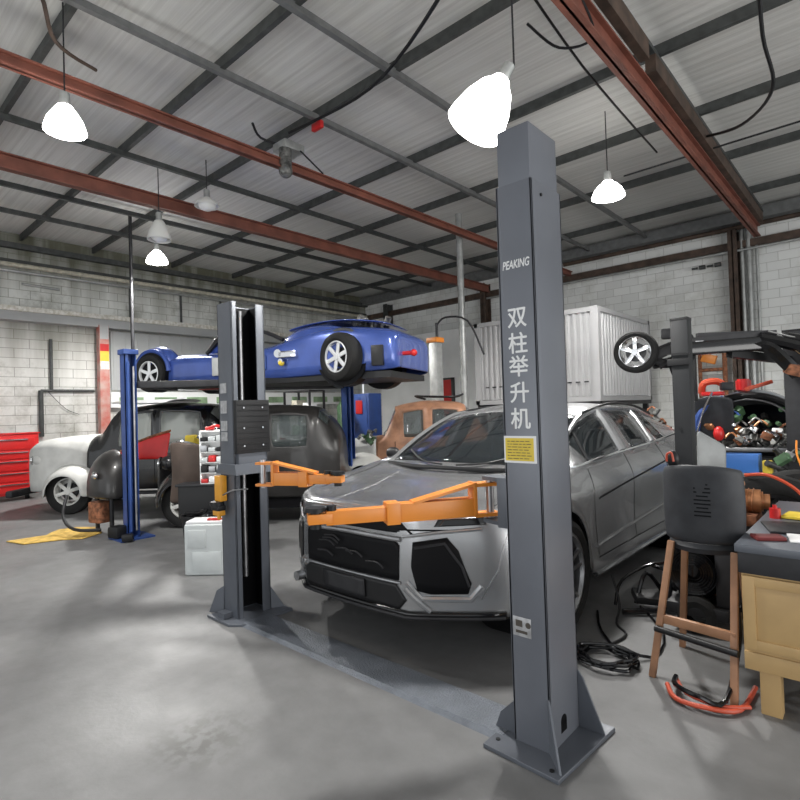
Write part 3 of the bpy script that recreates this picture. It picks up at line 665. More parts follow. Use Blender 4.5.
b.tube([(-1.62, 4.2, .05), (-1.6, 4.3, .22), (-1.42, 4.5, .33), (-1.2, 4.75, .3)], .012); b.tube([(-1.55, 4.15, .03), (-1.35, 4.3, .04), (-1.2, 4.5, .08)], .022)
b.tube([(-1.5, 4.3, .06), (-1.45, 4.4, .28), (-1.35, 4.5, .1)], .016); b.tube([(-1.3, 4.4, .05), (-1.3, 4.5, .26), (-1.45, 4.55, .3)], .014)
b.build('tube_frame', 'blackgloss', t)
MB().cbox((-1.4, 4.4, .10), (.3, .16, .06), (.2, .1, .6), .02).cbox((-1.3, 4.6, .2), (.2, .22, .05), (.4, .3, .3), .02).build('pad', 'black', t)
MB().tube([(-1.62, 4.15, .3), (-1.55, 4.1, .1), (-1.52, 3.95, .012), (-1.4, 3.8, .012), (-1.42, 3.6, .01)], .009).build('cable', 'black', t)

# ------------------------------------------------------------ left clutter
t = thing('tool_chest', 'red metal tool chest with chrome drawer pulls against the left wall', 'tool chest', (-13.6, 3.0, 0))
def cab_w(o): return o
rz = .0
MB().box((-14.0, 1.9, .12), (-13.3, 3.38, 1.36), .015).build('body', 'red', t)
for i, (z0, z1) in enumerate(((1.05, 1.28), (.86, 1.02), (.62, .83), (.4, .59), (.17, .37))):
    d = MB().box((-13.31, 1.98, z0), (-13.28, 3.3, z1), .006).build('drawer', 'red', t)
    MB().box((-13.29, 2.1, z1-.045), (-13.255, 3.18, z1-.02), .006).build('handle', 'chrome', d)
for y in (2.05, 3.2): MB().cyl((-13.5, y-.03, .06), (-13.5, y+.03, .06), .06).build('caster', 'black', t)
MB().box((-14.02, 1.88, 1.36), (-13.28, 3.4, 1.385), .005).build('lid', 'red', t)
# yellow cloth
b = MB(); pl = [(-8.85, 1.85), (-8.45, 1.95), (-8.3, 2.35), (-8.12, 2.55), (-8.3, 2.85), (-8.75, 2.98), (-9.05, 2.75), (-9.1, 2.55), (-8.95, 2.4), (-8.8, 2.3)]
b.prism([(x, y, .003) for x, y in pl], (0, 0, .015)); single('yellow_cloth', b, 'cloth', 'crumpled yellow cloth lying on the floor in front of the white old car', 'cloth', bevel=.006)
# white container and black bin
t = thing('plastic_canister', 'tall white plastic canister standing beside the far lift post', 'canister', (-5.25, 2.82, 0), .7)
MB().box((-.205, -.13, 0), (.205, .13, .52), .03, seg=3).build('body', 'jug', t, world=False)
MB().box((-.12, -.137, .05), (.17, -.128, .24), .004).box((-.16, -.137, .28), (.02, -.128, .46), .004).build('recess', 'jug', t, world=False)
MB().box((-.19, -.12, .51), (.19, .12, .545), .015).build('lid', 'labelw', t, world=False)
MB().box((.02, -.1, .545), (.16, -.04, .565), .008).build('cap', 'red', t, world=False)
t = thing('waste_bin', 'black plastic bin behind the white canister', 'bin', (-5.72, 2.95, 0), .6)
MB().lathe([(.0, .01), (.13, 0), (.17, .5), (.185, .5), (.185, .525), (.165, .525), (.16, .5), (.12, .03), (0, .03)], n=28).build('body', 'black', t, world=False)
MB().tube([(-.1, -.1, .53), (-.05, -.15, .56), (.05, -.1, .55), (.1, 0, .57), (.0, .1, .55)], .02).sph((.02, 0, .52), .1, (1.2, 1, .4)).build('bag_liner', 'blackgloss', t, world=False)
# cart with parts organiser
t = thing('trolley', 'low black trolley carrying the parts organiser behind the far lift post', 'trolley', (-6.0, 3.35, 0), .72)
MB().box((-.4, -.2, .4), (.4, .2, .8), .03, seg=3).build('box', 'black', t, world=False)
MB().box((-.42, -.22, .79), (.42, .22, .82), .01).build('top', 'darksteel', t, world=False)
for x in (-.33, .33):
    for y in (-.15, .15): MB().cyl((x, y, 0), (x, y, .4), .02).build('leg', 'black', t, world=False)
t = thing('parts_organiser', 'white parts rack full of small coloured parts standing on the black trolley', 'parts rack', (-5.86, 3.3, .82), .72)
b = MB(); b.box((-.19, .02, 0), (.19, .05, .62)); b.box((-.19, -.1, 0), (-.175, .05, .62)); b.box((.175, -.1, 0), (.19, .05, .62))
for i in range(6): b.box((-.19, -.1, .0+i*.12), (.19, .05, .012+i*.12))
b.build('rack', 'white', t, world=False, smooth=False)
rnd = random.Random(2)
for i in range(5):
    for j in range(4):
        x = -.14+.092*j; z = .014+i*.12; c = rnd.choice(['red', 'labelw', 'black', 'jug', 'orange', 'labelw', 'steel', 'postblue', 'jug'])
        MB().box((x-.038, -.11, z), (x+.038, .0, z+rnd.uniform(.04, .08)), .006).build('parts_tray', c, t, world=False)
        
MB().tube([(-.1, -.05, .64), (0, -.08, .67), (.1, -.04, .64)], .016).cbox((-.1, 0, .64), (.1, .08, .04), (0, 0, .3), .01).build('top_parts', 'red', t, world=False)
# brown fender panel leaning by the trolley
rows = []
for i in range(7):
    f_ = i/6; z = .55+.75*f_
    rows.append([(-6.62+.1*f_+.40*j/8+.06*math.sin(f_*3), 3.05+.36*j/8 - .10*math.sin(PI*j/8)-.04*f_*f_, z-(.12*(j/8-.3)**2 if i == 6 else 0)) for j in range(9)])
t = thing('fender_panel', 'brown primer body panel leaning upright in front of the dark old car', 'body panel', (-6.4, 3.2, 0))
MB().grid(rows).build('panel', 'dkbrown', t, solid=.02, sub=1)
MB().cyl((-6.38, 3.3, 0), (-6.38, 3.3, .75), .02).cyl((-6.5, 3.2, 0), (-6.25, 3.42, 0.02), .02).build('prop', 'black', t)
MB().tube([(-6.5, 3.02, 1.27), (-6.35, 3.1, 1.3), (-6.2, 3.25, 1.24)], .02).build('chrome_strip', 'chrome', t)
# blue car lift: two posts
BL = thing('blue_car_lift', 'blue two-post lift holding up the blue kit car', 'vehicle lift', (-7.3, 4.7, 0))
def bpost(x, y, h, s_=1):
    b = MB(); w = .078
    b.box((x-w, y-w, .02), (x+w, y-w+.012, h)); b.box((x-w, y-w, .02), (x-w+.012, y+w, h)); b.box((x+w-.012, y-w, .02), (x+w, y-.03, h)); b.box((x-w, y+w-.012, .02), (x+w, y+w, h))
    c = b.build('column', 'postblue', BL, smooth=False)
    MB().box((x-.22, y-.22, 0), (x+.22, y+.22, .02)).build('base_plate', 'postblue', c)
    MB().cyl((x+.1, y-.04, .1), (x+.1, y-.04, h-.15), .018).build('hydraulic_ram', 'postblue', c)
    MB().box((x-.1, y-.1, h-.05), (x+.11, y+.1, h+.02), .01).build('cap', 'postblue', c)
    return c
c1 = bpost(-7.65, 3.0, 2.52); c2 = bpost(-7.05, 6.45, 2.45)
MB().cyl((-7.48, 3.0, .12), (-7.48, 3.0, 2.3), .014).build('chain', 'steel', c1)
MB().cbox((-7.7, 2.85, .1), (.2, .2, .16), (0, 0, .3), .04).build('foot_block', 'black', c1); MB().cbox((-7.4, 2.85, .06), (.14, .1, .1), (0, 0, 1), .03).build('foot_block', 'black', c1)
for a_, b_ in (((-7.55, 3.1), (-8.3, 3.95)), ((-7.55, 3.1), (-6.6, 4.3)), ((-7.1, 6.35), (-8.0, 5.0)), ((-7.1, 6.35), (-6.0, 5.2))):
    MB().bar((*a_, 2.06), (*b_, 2.06), .1, .09, bev=.004).build('lift_arm', 'darksteel', BL)
# orange capped posts of the lift further back
def gpost(x, y, h, lab, cap='orange'):
    t = thing('grey_lift_column', lab, 'lift column', (x, y, 0))
    c = MB().box((x-.1, y-.1, .02), (x+.1, y+.1, h), .01).build('column', 'pipe', t)
    MB().box((x-.13, y-.13, h), (x+.13, y+.13, h+.1), .01).build('cap', cap, t)
    MB().box((x-.2, y-.2, 0), (x+.2, y+.2, .02)).build('base_plate', 'pipe', t)
    MB().cyl((x+.05, y, h+.1), (x+.05, y, h+.4), .03).tube([(x+.05, y, h+.35), (x+.2, y+.1, h+.5), (x+.6, y+.3, h+.4), (x+.9, y+.4, h-.3)], .02).build('hose', 'darksteel', t)
gpost(-6.8, 8.67, 2.95, 'grey lift column with an orange cap in front of the white partition')
# thin black roof rod
single('steel_pole', MB().cyl((-11.6, 4.65, 0), (-11.6, 4.65, 5.86), .035), 'darksteel', 'thin dark pole rising to the roof behind the blue lift column', 'pole')
# stuff behind, under the blue car
t = thing('blue_cabinet', 'tall blue steel cabinet with a red box on it behind the copper old car', 'cabinet', (-8.6, 8.5, 0))
MB().box((-9.0, 8.4, 0), (-8.5, 8.8, 2.0), .01).build('body', 'postblue', t); MB().box((-8.95, 8.385, .1), (-8.55, 8.4, 1.95), .004).build('door', 'postblue', t)
MB().box((-8.88, 8.36, 1.55), (-8.68, 8.385, 1.85), .01).build('red_panel', 'red', t)
t = thing('shelf_rack', 'dark shelf rack with parts behind the second old sedan', 'shelf', (-9.6, 7.6, 0))
for x in (-10.2, -9.3):
    for y in (7.4, 7.8): MB().box((x-.02, y-.02, 0), (x+.02, y+.02, 2.1)).build('upright', 'darksteel', t)
for z in (.5, 1.1, 1.65, 2.08): MB().box((-10.2, 7.4, z), (-9.3, 7.8, z+.03)).build('shelf_board', 'darksteel', t)
for x, y, z, s3, m_, l in ((-9.9, 7.6, 1.13, (.3, .25, .2), 'green', 'green box on the rack behind the old sedan'), (-9.55, 7.6, 1.68, (.25, .2, .15), 'white', 'white box on the top shelf of the rack behind the old sedan'), (-9.95, 7.6, 1.68, (.2, .25, .22), 'cream', 'cream box on the top shelf of the rack behind the old sedan')):
    single('box', MB().box((x-s3[0]/2, y-s3[1]/2, z), (x+s3[0]/2, y+s3[1]/2, z+s3[2]), .01), m_, l, 'box')
for x, y, h, m_, lab in ((-10.6, 9.6, 1.95, 'green', 'green gas bottle standing behind the raised blue car'), (-9.9, 9.9, 1.9, 'cream', 'cream water heater standing behind the raised blue car')):
    b = MB(); b.lathe([(0, 0), (.2, 0), (.21, .05), (.21, h-.2), (.12, h-.05), (.04, h), (0, h)], (x, y, 0), n=24); single('tank', b, m_, lab, 'tank')
# ------------------------------------------------------------ wheels
def wheel(parent, c, r, w, rimr, spokes=5, rimmat='alloy', axis='x', side=1, tyremat='rubber', double=False, yawr=0, hubmat='alloy'):
    """tyre with a rim sub-part; axis = local axle; side = outward direction"""
    c = Vector(c)
    b = MB(); b.lathe(tyre(r, w, rimr), (0, 0, 0), axis, 48, closed=True)
    e = {'x': Vector((1, 0, 0)), 'y': Vector((0, 1, 0))}[axis]
    R = Matrix.Rotation(yawr, 4, 'Z'); T = Matrix.Translation(c) @ R
    b.xf(T); t = b.build('wheel', tyremat, parent, world=False)
    b = MB(); o = side*w*.42
    b.lathe([(rimr*1.01, o), (rimr*1.01, o*.85), (rimr*.92, o*.8), (rimr*.9, -o*.8), (rimr*.97, -o*.8), (rimr*.97, o*.7)], (0, 0, 0), axis, 40)
    b.lathe([(rimr*1.0, o), (rimr*.93, o*1.04), (rimr*.90, o*.8)], (0, 0, 0), axis, 40)
    f = e*o*.75
    p = Vector((0, 1, 0)) if axis == 'x' else Vector((1, 0, 0))
    for i in range(spokes):
        a = i*2*PI/spokes+.3
        def P(rr, ang, d=0): return p*(rr*math.cos(ang)) + Vector((0, 0, rr*math.sin(ang))) + f + e*side*d
        if double:
            for s_ in (-1, 1): b.bar(P(rimr*.16, a+s_*.25, .0), P(rimr*.94, a+s_*.20, .01), rimr*.075, .02, upv=e)
        else:
            b.bar(P(rimr*.1, a), P(rimr*.94, a), rimr*.26, .02, upv=e, bev=.006)
    b.cyl(f-e*.02, f+e*side*.025, rimr*.2, n=24, bev=.004)
    b.xf(T); b.build('rim', rimmat, t, world=False)
    b = MB(); b.cyl(-e*side*w*.1, e*side*w*.12, rimr*.62, n=32); b.xf(T); b.build('brake_disc', 'darksteel', t, world=False)
    return t

# ------------------------------------------------------------ body shell from stations
def shell(stations, tags, name, parent, mats, openfaces=(), inset=0, crease=(), capcrease=0, sub=2, front=True, back=True, capk=4):
    """stations: list of rows of half-section points (bottom outside ... roof centre, x>=0).
    tags: function(i interval, j column) -> tag string; each tag becomes its own part"""
    bm = bmesh.new(); n = len(stations[0]); names = []
    cl = bm.edges.layers.float.new('crease_edge')
    def ti(t):
        if t not in names: names.append(t)
        return names.index(t)
    rowsR = [[bm.verts.new(Vector(p)) for p in st] for st in stations]
    rowsL = [[(v if j == n-1 else bm.verts.new(Vector((-v.co.x, v.co.y, v.co.z)))) for j, v in enumerate(r)] for r in rowsR]
    regions = {}
    for rows, s_ in ((rowsR, 1), (rowsL, -1)):
        for i in range(len(rows)-1):
            for j in range(n-1):
                vs = [rows[i][j], rows[i+1][j], rows[i+1][j+1], rows[i][j+1]]
                if len({v.co.to_tuple(5) for v in vs}) < 3: continue
                tg = tags(i, j)
                if tg == 'none': continue
                if s_ < 0 and tg in ('w1', 'w2', 'w3'): tg += 'L'
                f = bm.faces.new(vs); f.material_index = ti(tg); f.smooth = True
                if tg.rstrip('L') in openfaces: regions.setdefault((tg, s_ if tg != 'windscreen' and tg != 'rear_window' else 0), []).append(f)
        for i in range(len(rows)-1):
            for (j, c_) in crease:
                e = bm.edges.get((rows[i][j], rows[i+1][j]))
                if e: e[cl] = c_
    def cap(idx, flip):
        R, Lr = rowsR[idx], rowsL[idx]; st = stations[idx]; k = capk
        top = [R[j] for j in range(k, n)] + [Lr[j] for j in range(n-2, k-1, -1)]
        prev = top
        for j in range(k-1, -1, -1):
            cur = []
            for m_, tv in enumerate(top):
                if m_ == 0: cur.append(R[j]); continue
                if m_ == len(top)-1: cur.append(Lr[j]); continue
                x = st[j][0]*tv.co.x/st[k][0]; y = tv.co.y+(st[j][1]-st[k][1])
                cur.append(bm.verts.new((x, y, st[j][2])))
            for q in range(len(top)-1):
                if capcrease and idx == 0 and 0 < q:
                    pass
                f = bm.faces.new((prev[q], prev[q+1], cur[q+1], cur[q])); f.material_index = ti('nose' if idx == 0 else 'tail'); f.smooth = True
            if capcrease and idx == 0:
                for q in (2, len(top)-3):
                    e = bm.edges.get((prev[q], cur[q]))
                    if e: e[cl] = capcrease
            prev = cur
        if capcrease and idx == 0:
            for q in range(len(top)-1):
                e = bm.edges.get((top[q], top[q+1]))
                if e: e[cl] = .7
    if front: cap(0, False)
    if back: cap(-1, True)
    if inset:
        for key, fs in regions.items():
            tg = key[0]
            r = bmesh.ops.inset_region(bm, faces=fs, thickness=inset, use_even_offset=True)
            for f in r['faces']:
                f.material_index = ti('body')
                for e in f.edges: e[cl] = max(e[cl], .5)
            for f in fs:
                for e in f.edges: e[cl] = .93
    bmesh.ops.recalc_face_normals(bm, faces=bm.faces)
    me = bpy.data.meshes.new(name); bm.to_mesh(me); bm.free()
    o = bpy.data.objects.new(name, me); COL.objects.link(o)
    md = o.modifiers.new('u', 'SUBSURF'); md.levels = sub; md.render_levels = sub; md.boundary_smooth = 'PRESERVE_CORNERS'
    for _ in names: me.materials.append(M['suv'])
    dg = bpy.context.evaluated_depsgraph_get(); dg.update()
    ev = bpy.data.meshes.new_from_object(o.evaluated_get(dg)); bpy.data.objects.remove(o)
    bv = bmesh.new(); bv.from_mesh(ev); bvh = BVHTree.FromBMesh(bv); bv.free()
    out = {}
    groups = {}
    for ix, t_ in enumerate(names): groups.setdefault((mats.get(t_.rstrip('L'), (t_, None))[0], t_.endswith('L')), []).append(ix)
    for (pname, lft), ids in groups.items():
        b = bmesh.new(); b.from_mesh(ev)
        bmesh.ops.delete(b, geom=[f for f in b.faces if f.material_index not in ids], context='FACES')
        for f in b.faces: f.material_index = 0
        m2 = bpy.data.meshes.new(pname); b.to_mesh(m2); b.free()
        m2.materials.clear(); mt = [mats[names[i].rstrip('L')][1] for i in ids if names[i].rstrip('L') in mats][0]
        if mt is None: bpy.data.meshes.remove(m2); continue
        m2.materials.append(M[mt]); po = bpy.data.objects.new(pname, m2); COL.objects.link(po); po.parent = parent
        sd = po.modifiers.new('s', 'SOLIDIFY'); sd.thickness = .012; sd.offset = -1
        out[pname+('L' if lft else '')] = po
    bpy.data.meshes.remove(ev)
    return out, bvh

def project_patch(bvh, poly, axis, name, mt, parent, off=.012, thick=.02, cuts=5, base=None, side=1):
    """poly: outline in the plane across axis ('y': x,z looking +y ; 'x': y,z looking towards -side*x)"""
    b = bmesh.new()
    vs = [b.verts.new((p[0], 0, p[1]) if axis == 'y' else (0, p[0], p[1])) for p in poly]
    b.faces.new(vs); bmesh.ops.triangulate(b, faces=b.faces[:])
    bmesh.ops.subdivide_edges(b, edges=b.edges[:], cuts=cuts, use_grid_fill=True)
    for v in b.verts:
        if axis == 'y': o_, d = Vector((v.co.x, -3, v.co.z)), Vector((0, 1, 0))
        elif axis == 'yb': o_, d = Vector((v.co.x, 12, v.co.z)), Vector((0, -1, 0))
        elif axis == 'z': o_, d = Vector((v.co.x, v.co.z, 4)), Vector((0, 0, -1))
        else: o_, d = Vector((side*3, v.co.y, v.co.z)), Vector((-side, 0, 0))
        h = bvh.ray_cast(o_, d)
        if h[0] is not None: v.co = h[0]-d*off
        else: v.co = Vector((v.co.x, base or 0, v.co.z)) if axis == 'y' else Vector((side*(base or 1), v.co.y, v.co.z))
    bmesh.ops.recalc_face_normals(b, faces=b.faces)
    me = bpy.data.meshes.new(name); b.to_mesh(me); b.free(); me.materials.append(M[mt])
    me.polygons.foreach_set('use_smooth', [True]*len(me.polygons))
    o = bpy.data.objects.new(name, me); COL.objects.link(o); o.parent = parent
    s_ = o.modifiers.new('s', 'SOLIDIFY'); s_.thickness = thick; s_.offset = 0
    return o
def project_line(bvh, pts, axis, side=1, off=.0, step=.06):
    out = []
    for a, b_ in zip(pts[:-1], pts[1:]):
        L_ = math.hypot(b_[0]-a[0], b_[1]-a[1]); k_ = max(1, int(L_/step))
        for i in range(k_+(b_ is pts[-1])):
            f = i/k_; u, v = a[0]+(b_[0]-a[0])*f, a[1]+(b_[1]-a[1])*f
            if axis == 'y': o_, d = Vector((u, -3, v)), Vector((0, 1, 0))
            elif axis == 'z': o_, d = Vector((u, v, 4)), Vector((0, 0, -1))
            else: o_, d = Vector((side*3, u, v)), Vector((-side, 0, 0))
            h = bvh.ray_cast(o_, d)
            if h[0] is not None: out.append(h[0]-d*off)
    return out

# ------------------------------------------------------------ silver SUV
car = thing('suv_car', 'silver grey sport utility car parked behind the grey lift, nose towards the lift posts', 'car', (-2.80, 2.5, 0))
FW, RW = 1.07, 4.06; AR, ZW = .475, .41
def st(yl, zb, yu, P1, P2, P3, P4, P5, P6, P7, P0x=.93):
    return [(P0x, yl, zb)] + [(p[0], yl, p[1]) for p in (P1, P2, P3)] + [(p[0], yu, p[1]) for p in (P4, P5, P6, P7)]
def arch(dy): return ZW+math.sqrt(max(0, AR**2-dy**2))
SS = []
SS.append([(.955, .47, .30), (.985, .465, .42), (1.0, .46, .62), (.99, .47, .82), (.95, .46, .93), (.74, .26, .945), (.46, .05, .95), (0, .02, .955)])
SS.append(st(.585, .28, .64, (.995, .40), (1.01, .60), (1.005, .84), (.965, .985), (.72, .965), (.42, .985), (0, 1.0), .97))
SS.append(st(.62, arch(-.45), .76, (.995, .60), (1.01, .72), (1.0, .88), (.965, 1.01), (.70, .98), (.39, 1.0), (0, 1.015), .985))
SS.append(st(.79, arch(-.28), .88, (1.01, .84), (1.015, .885), (1.0, .95), (.96, 1.035), (.68, 1.005), (.36, 1.03), (0, 1.04), .995))
SS.append(st(FW, arch(0), 1.02, (1.02, .925), (1.02, .955), (1.005, .995), (.95, 1.045), (.67, 1.02), (.34, 1.045), (0, 1.055), 1.0))
SS.append(st(1.35, arch(.28), 1.16, (1.01, .84), (1.01, .89), (1.0, .96), (.95, 1.075), (.68, 1.045), (.35, 1.07), (0, 1.08), .995))
SS.append(st(1.52, arch(.45), 1.34, (.99, .60), (.995, .74), (1.0, .93), (.945, 1.11), (.72, 1.11), (.37, 1.10), (0, 1.105), .985))
SS[-1][5] = (.74, 1.30, 1.10); SS[-1][6] = (.37, 1.18, 1.10); SS[-1][7] = (0, 1.13, 1.105)
SS.append(st(1.555, .25, 1.75, (.985, .34), (.975, .6), (.995, .93), (.935, 1.135), (.76, 1.31), (.38, 1.36), (0, 1.375), .95))
SS[-1][6] = (.38, 1.63, 1.36); SS[-1][7] = (0, 1.58, 1.37)
SS.append(st(1.9, .25, 2.15, (.985, .34), (.955, .6), (.985, .95), (.925, 1.15), (.70, 1.50), (.37, 1.575), (0, 1.59), .95))
SS.append(st(2.48, .25, 2.56, (.985, .34), (.95, .6), (.98, .96), (.92, 1.165), (.70, 1.555), (.37, 1.625), (0, 1.64), .95))
SS.append(st(2.60, .25, 2.66, (.985, .34), (.95, .6), (.98, .96), (.92, 1.17), (.70, 1.56), (.37, 1.63), (0, 1.645), .95))
SS.append(st(3.2, .25, 3.36, (.985, .34), (.955, .6), (.985, .97), (.92, 1.19), (.695, 1.545), (.36, 1.62), (0, 1.635), .95))
SS.append(st(3.5, .25, 3.48, (.985, .34), (.965, .6), (.99, .98), (.92, 1.195), (.69, 1.54), (.36, 1.615), (0, 1.63), .95))
SS.append(st(3.575, .28, 3.75, (.99, .38), (.985, .62), (1.0, .98), (.93, 1.21), (.68, 1.51), (.355, 1.59), (0, 1.605), .97))
SS.append(st(3.61, arch(-.45), 4.05, (1.0, .62), (1.0, .76), (1.01, .98), (.93, 1.235), (.67, 1.46), (.35, 1.545), (0, 1.56), .985))
SS.append(st(3.78, arch(-.28), 4.25, (1.02, .84), (1.02, .90), (1.015, 1.0), (.92, 1.26), (.66, 1.42), (.345, 1.50), (0, 1.515), .995))
SS.append(st(RW, arch(0), 4.4, (1.03, .925), (1.03, .96), (1.015, 1.04), (.91, 1.25), (.65, 1.38), (.34, 1.44), (0, 1.455), 1.0))
SS.append(st(4.34, arch(.28), 4.55, (1.02, .84), (1.02, .9), (1.01, 1.02), (.90, 1.22), (.64, 1.28), (.33, 1.32), (0, 1.33), .995))
SS.append(st(4.51, arch(.45), 4.75, (1.0, .6), (1.0, .74), (.995, .96), (.90, 1.14), (.63, 1.15), (.33, 1.17), (0, 1.18), .985))
SS.append(st(4.56, .25, 4.88, (.97, .36), (.98, .6), (.97, .9), (.88, 1.08), (.62, 1.09), (.32, 1.1), (0, 1.11), .94))
SS.append(st(4.9, .25, 5.0, (.9, .36), (.92, .6), (.9, .85), (.82, 1.0), (.6, 1.02), (.32, 1.03), (0, 1.04), .88))
SS = [[(p[0]*(1.095 if j_ < 4 else 1.07), p[1], p[2]) for j_, p in enumerate(r)] for r in SS]
def suvtag(i, j):
    if j in (5, 6) and i in (6, 7): return 'windscreen'
    if j in (5, 6) and i in (15, 16, 17): return 'rear_window'
    if j == 4 and i in (7, 8): return 'w1'
    if j == 4 and i in (10,): return 'w2'
    if j == 4 and i in (12,): return 'w3'
    if j >= 4 and i < 6: return 'hood'
    return 'body'
parts, bvh = shell(SS, suvtag, 'suv', car, {'body': ('body', 'suv'), 'hood': ('hood', 'suv'), 'nose': ('body', 'suv'), 'tail': ('body', 'suv'),
    'windscreen': ('windscreen', 'glass'), 'rear_window': ('rear_window', 'glass'), 'w1': ('front_side_window', 'glass'), 'w2': ('rear_side_window', 'glass'), 'w3': ('quarter_window', 'glass')},
    crease=((3, .35), (4, .8), (5, .35), (0, .9)), capcrease=.75)
for o_ in list(parts.values()):
    if 'window' in o_.name or 'windscreen' in o_.name: o_.modifiers['s'].thickness = .005
# wheels and dark wheel wells
for y in (FW, RW):
    for s_ in (1, -1):
        wheel(car, (s_*.975, y, .405), .405, .27, .31, 5, 'steel', side=s_, double=True)
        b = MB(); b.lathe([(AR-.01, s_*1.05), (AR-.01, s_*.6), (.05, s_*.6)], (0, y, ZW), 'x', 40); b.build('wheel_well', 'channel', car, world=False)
        b = MB(); pts = [(s_*(1.0 if abs(a-90) < 60 else .985), y+AR*math.cos(math.radians(a)), ZW+AR*math.sin(math.radians(a))) for a in range(-20, 201, 10)]
        b.tube([project_line(bvh, [(p[1]*1.0+(p[1]-y)*.02, p[2]+.01)], 'x', s_)[0] if project_line(bvh, [(p[1]+(p[1]-y)*.02, p[2]+.01)], 'x', s_) else p for p in pts], .012, 8, smooth=1); b.build('wheel_arch_trim', 'black', car, world=False)
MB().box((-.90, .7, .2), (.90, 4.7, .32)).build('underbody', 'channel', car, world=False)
# interior
b = MB()
for x in (-.4, .4):
    b.box((x-.24, 2.3, .55), (x+.24, 2.8, .8), .06); b.cbox((x, 2.86, 1.02), (.46, .14, .66), (-.2, 0, 0), .06); b.cbox((x, 2.95, 1.42), (.24, .09, .16), (-.1, 0, 0), .04)
b.box((-.7, 3.5, .6), (.7, 4.0, .85), .06); b.cbox((0, 4.05, 1.05), (1.35, .14, .5), (-.2, 0, 0), .06)
b.build('seats', 'stoolgrey', car, world=False)
MB().box((-.85, 1.35, .75), (.85, 1.95, 1.06), .05).build('dashboard', 'black', car, world=False)
MB().tube([(.4+.18*math.cos(a*PI/8), 2.05-.05*math.sin(a*PI/8), 1.05+.18*math.sin(a*PI/8)) for a in range(16)], .014, 8, closed=True, smooth=2).build('steering_wheel', 'black', car, world=False)
MB().box((-.9, 1.2, .3), (.9, 4.8, .55)).build('cabin_floor', 'black', car, world=False)
# pillars and window trims
for s_ in (1, -1):
    b = MB(); b.tube([(s_*.79, 1.31, 1.105), (s_*.79, 1.72, 1.31), (s_*.742, 2.15, 1.49), (s_*.73, 2.5, 1.55), (s_*.73, 3.4, 1.545), (s_*.72, 3.8, 1.5), (s_*.705, 4.2, 1.43)], .022, 8)
    b.build('roof_rail', 'suv', car, world=False)
    ln = project_line(bvh, [(1.42, 1.12), (2.0, 1.15), (2.6, 1.172), (3.4, 1.195), (4.1, 1.24)], 'x', s_, .0)
    MB().tube(ln, .011, 6, smooth=1).build('window_trim', 'chrome', car, world=False)
    MB().tube(project_line(bvh, [(2.5, 1.17), (2.56, 1.53)], 'x', s_, -.004), .045, 8, smooth=1).build('door_pillar', 'suv', car, world=False)
    MB().tube(project_line(bvh, [(3.36, 1.2), (3.44, 1.52)], 'x', s_, -.004), .03, 8, smooth=1).build('rear_pillar', 'suv', car, world=False)
    MB().tube(project_line(bvh, [(1.75, 1.15), (1.92, 1.37)], 'x', s_, .0), .014, 6, smooth=1).build('quarter_divider', 'black', car, world=False)
    # door lines
    dl = MB()
    for pts in ([(1.66, 1.09), (1.62, .85), (1.7, .42)], [(2.52, 1.15), (2.56, .8), (2.56, .4)], [(1.7, .4), (3.45, .4)], [(3.42, 1.17), (3.52, .9), (3.5, .7), (3.42, .42)]):
        ln = project_line(bvh, pts, 'x', s_, -.003)
        if len(ln) > 2: dl.tube(ln, .006, 6, smooth=1)
    dl.build('door_gap', 'channel', car, world=False)
    MB().tube(project_line(bvh, [(1.72, .86), (2.5, .92), (3.5, 1.0)], 'x', s_, .002), .008, 6, smooth=1).build('waist_moulding', 'channel', car, world=False)
    MB().tube(project_line(bvh, [(1.62, .27), (3.5, .27)], 'x', s_, .0), .022, 8, smooth=1).build('sill_trim', 'suv', car, world=False)
    b = MB(); b.bar((s_*1.015, 3.18, 1.0), (s_*1.015, 3.36, 1.015), .03, .025, bev=.006); b.build('door_handle', 'suv', car, world=False)
    MB().tube(project_line(bvh, [(1.66, .50), (2.5, .53), (3.45, .58)], 'x', s_, .004), .016, 8, smooth=1).build('door_crease', 'suv', car, world=False)
    # mirror
    if s_ < 0: MB().sph((s_*1.03, 1.62, 1.16), .09, (1.0, .6, .72)).bar((s_*.9, 1.62, 1.11), (s_*1.0, 1.62, 1.13), .05, .03).build('door_mirror', 'black', car, world=False)
# door skin crease (scalloped lower door)
MB().tube([(-.79, 1.31, 1.105), (-.39, 1.17, 1.102), (0, 1.12, 1.107), (.39, 1.17, 1.102), (.79, 1.31, 1.105)], .018, 8).build('cowl', 'black', car, world=False)
for x0, x1 in ((-.05, -.6), (.1, .62)):
    MB().tube([(x0, 1.17, 1.13), ((x0+x1)/2, 1.24, 1.15), (x1, 1.42, 1.22)], .008, 6).build('wiper', 'black', car, world=False)
# bonnet creases
for s_ in (1, -1):
    MB().tube(project_line(bvh, [(s_*.28, .16), (s_*.40, .7), (s_*.50, 1.12)], 'z', 1, -.004), .010, 8, smooth=1).build('bonnet_crease', 'suv', car, world=False)
    MB().tube(project_line(bvh, [(s_*.87, .53), (s_*.89, 1.0), (s_*.88, 1.28)], 'z', 1, -.002), .005, 6, smooth=1).build('bonnet_gap', 'channel', car, world=False)
MB().tube(project_line(bvh, [(-.85, .84), (-.45, .845), (0, .85), (.45, .845), (.85, .84)], 'y', 1, -.002), .006, 6, smooth=1).build('bonnet_front_gap', 'channel', car, world=False)
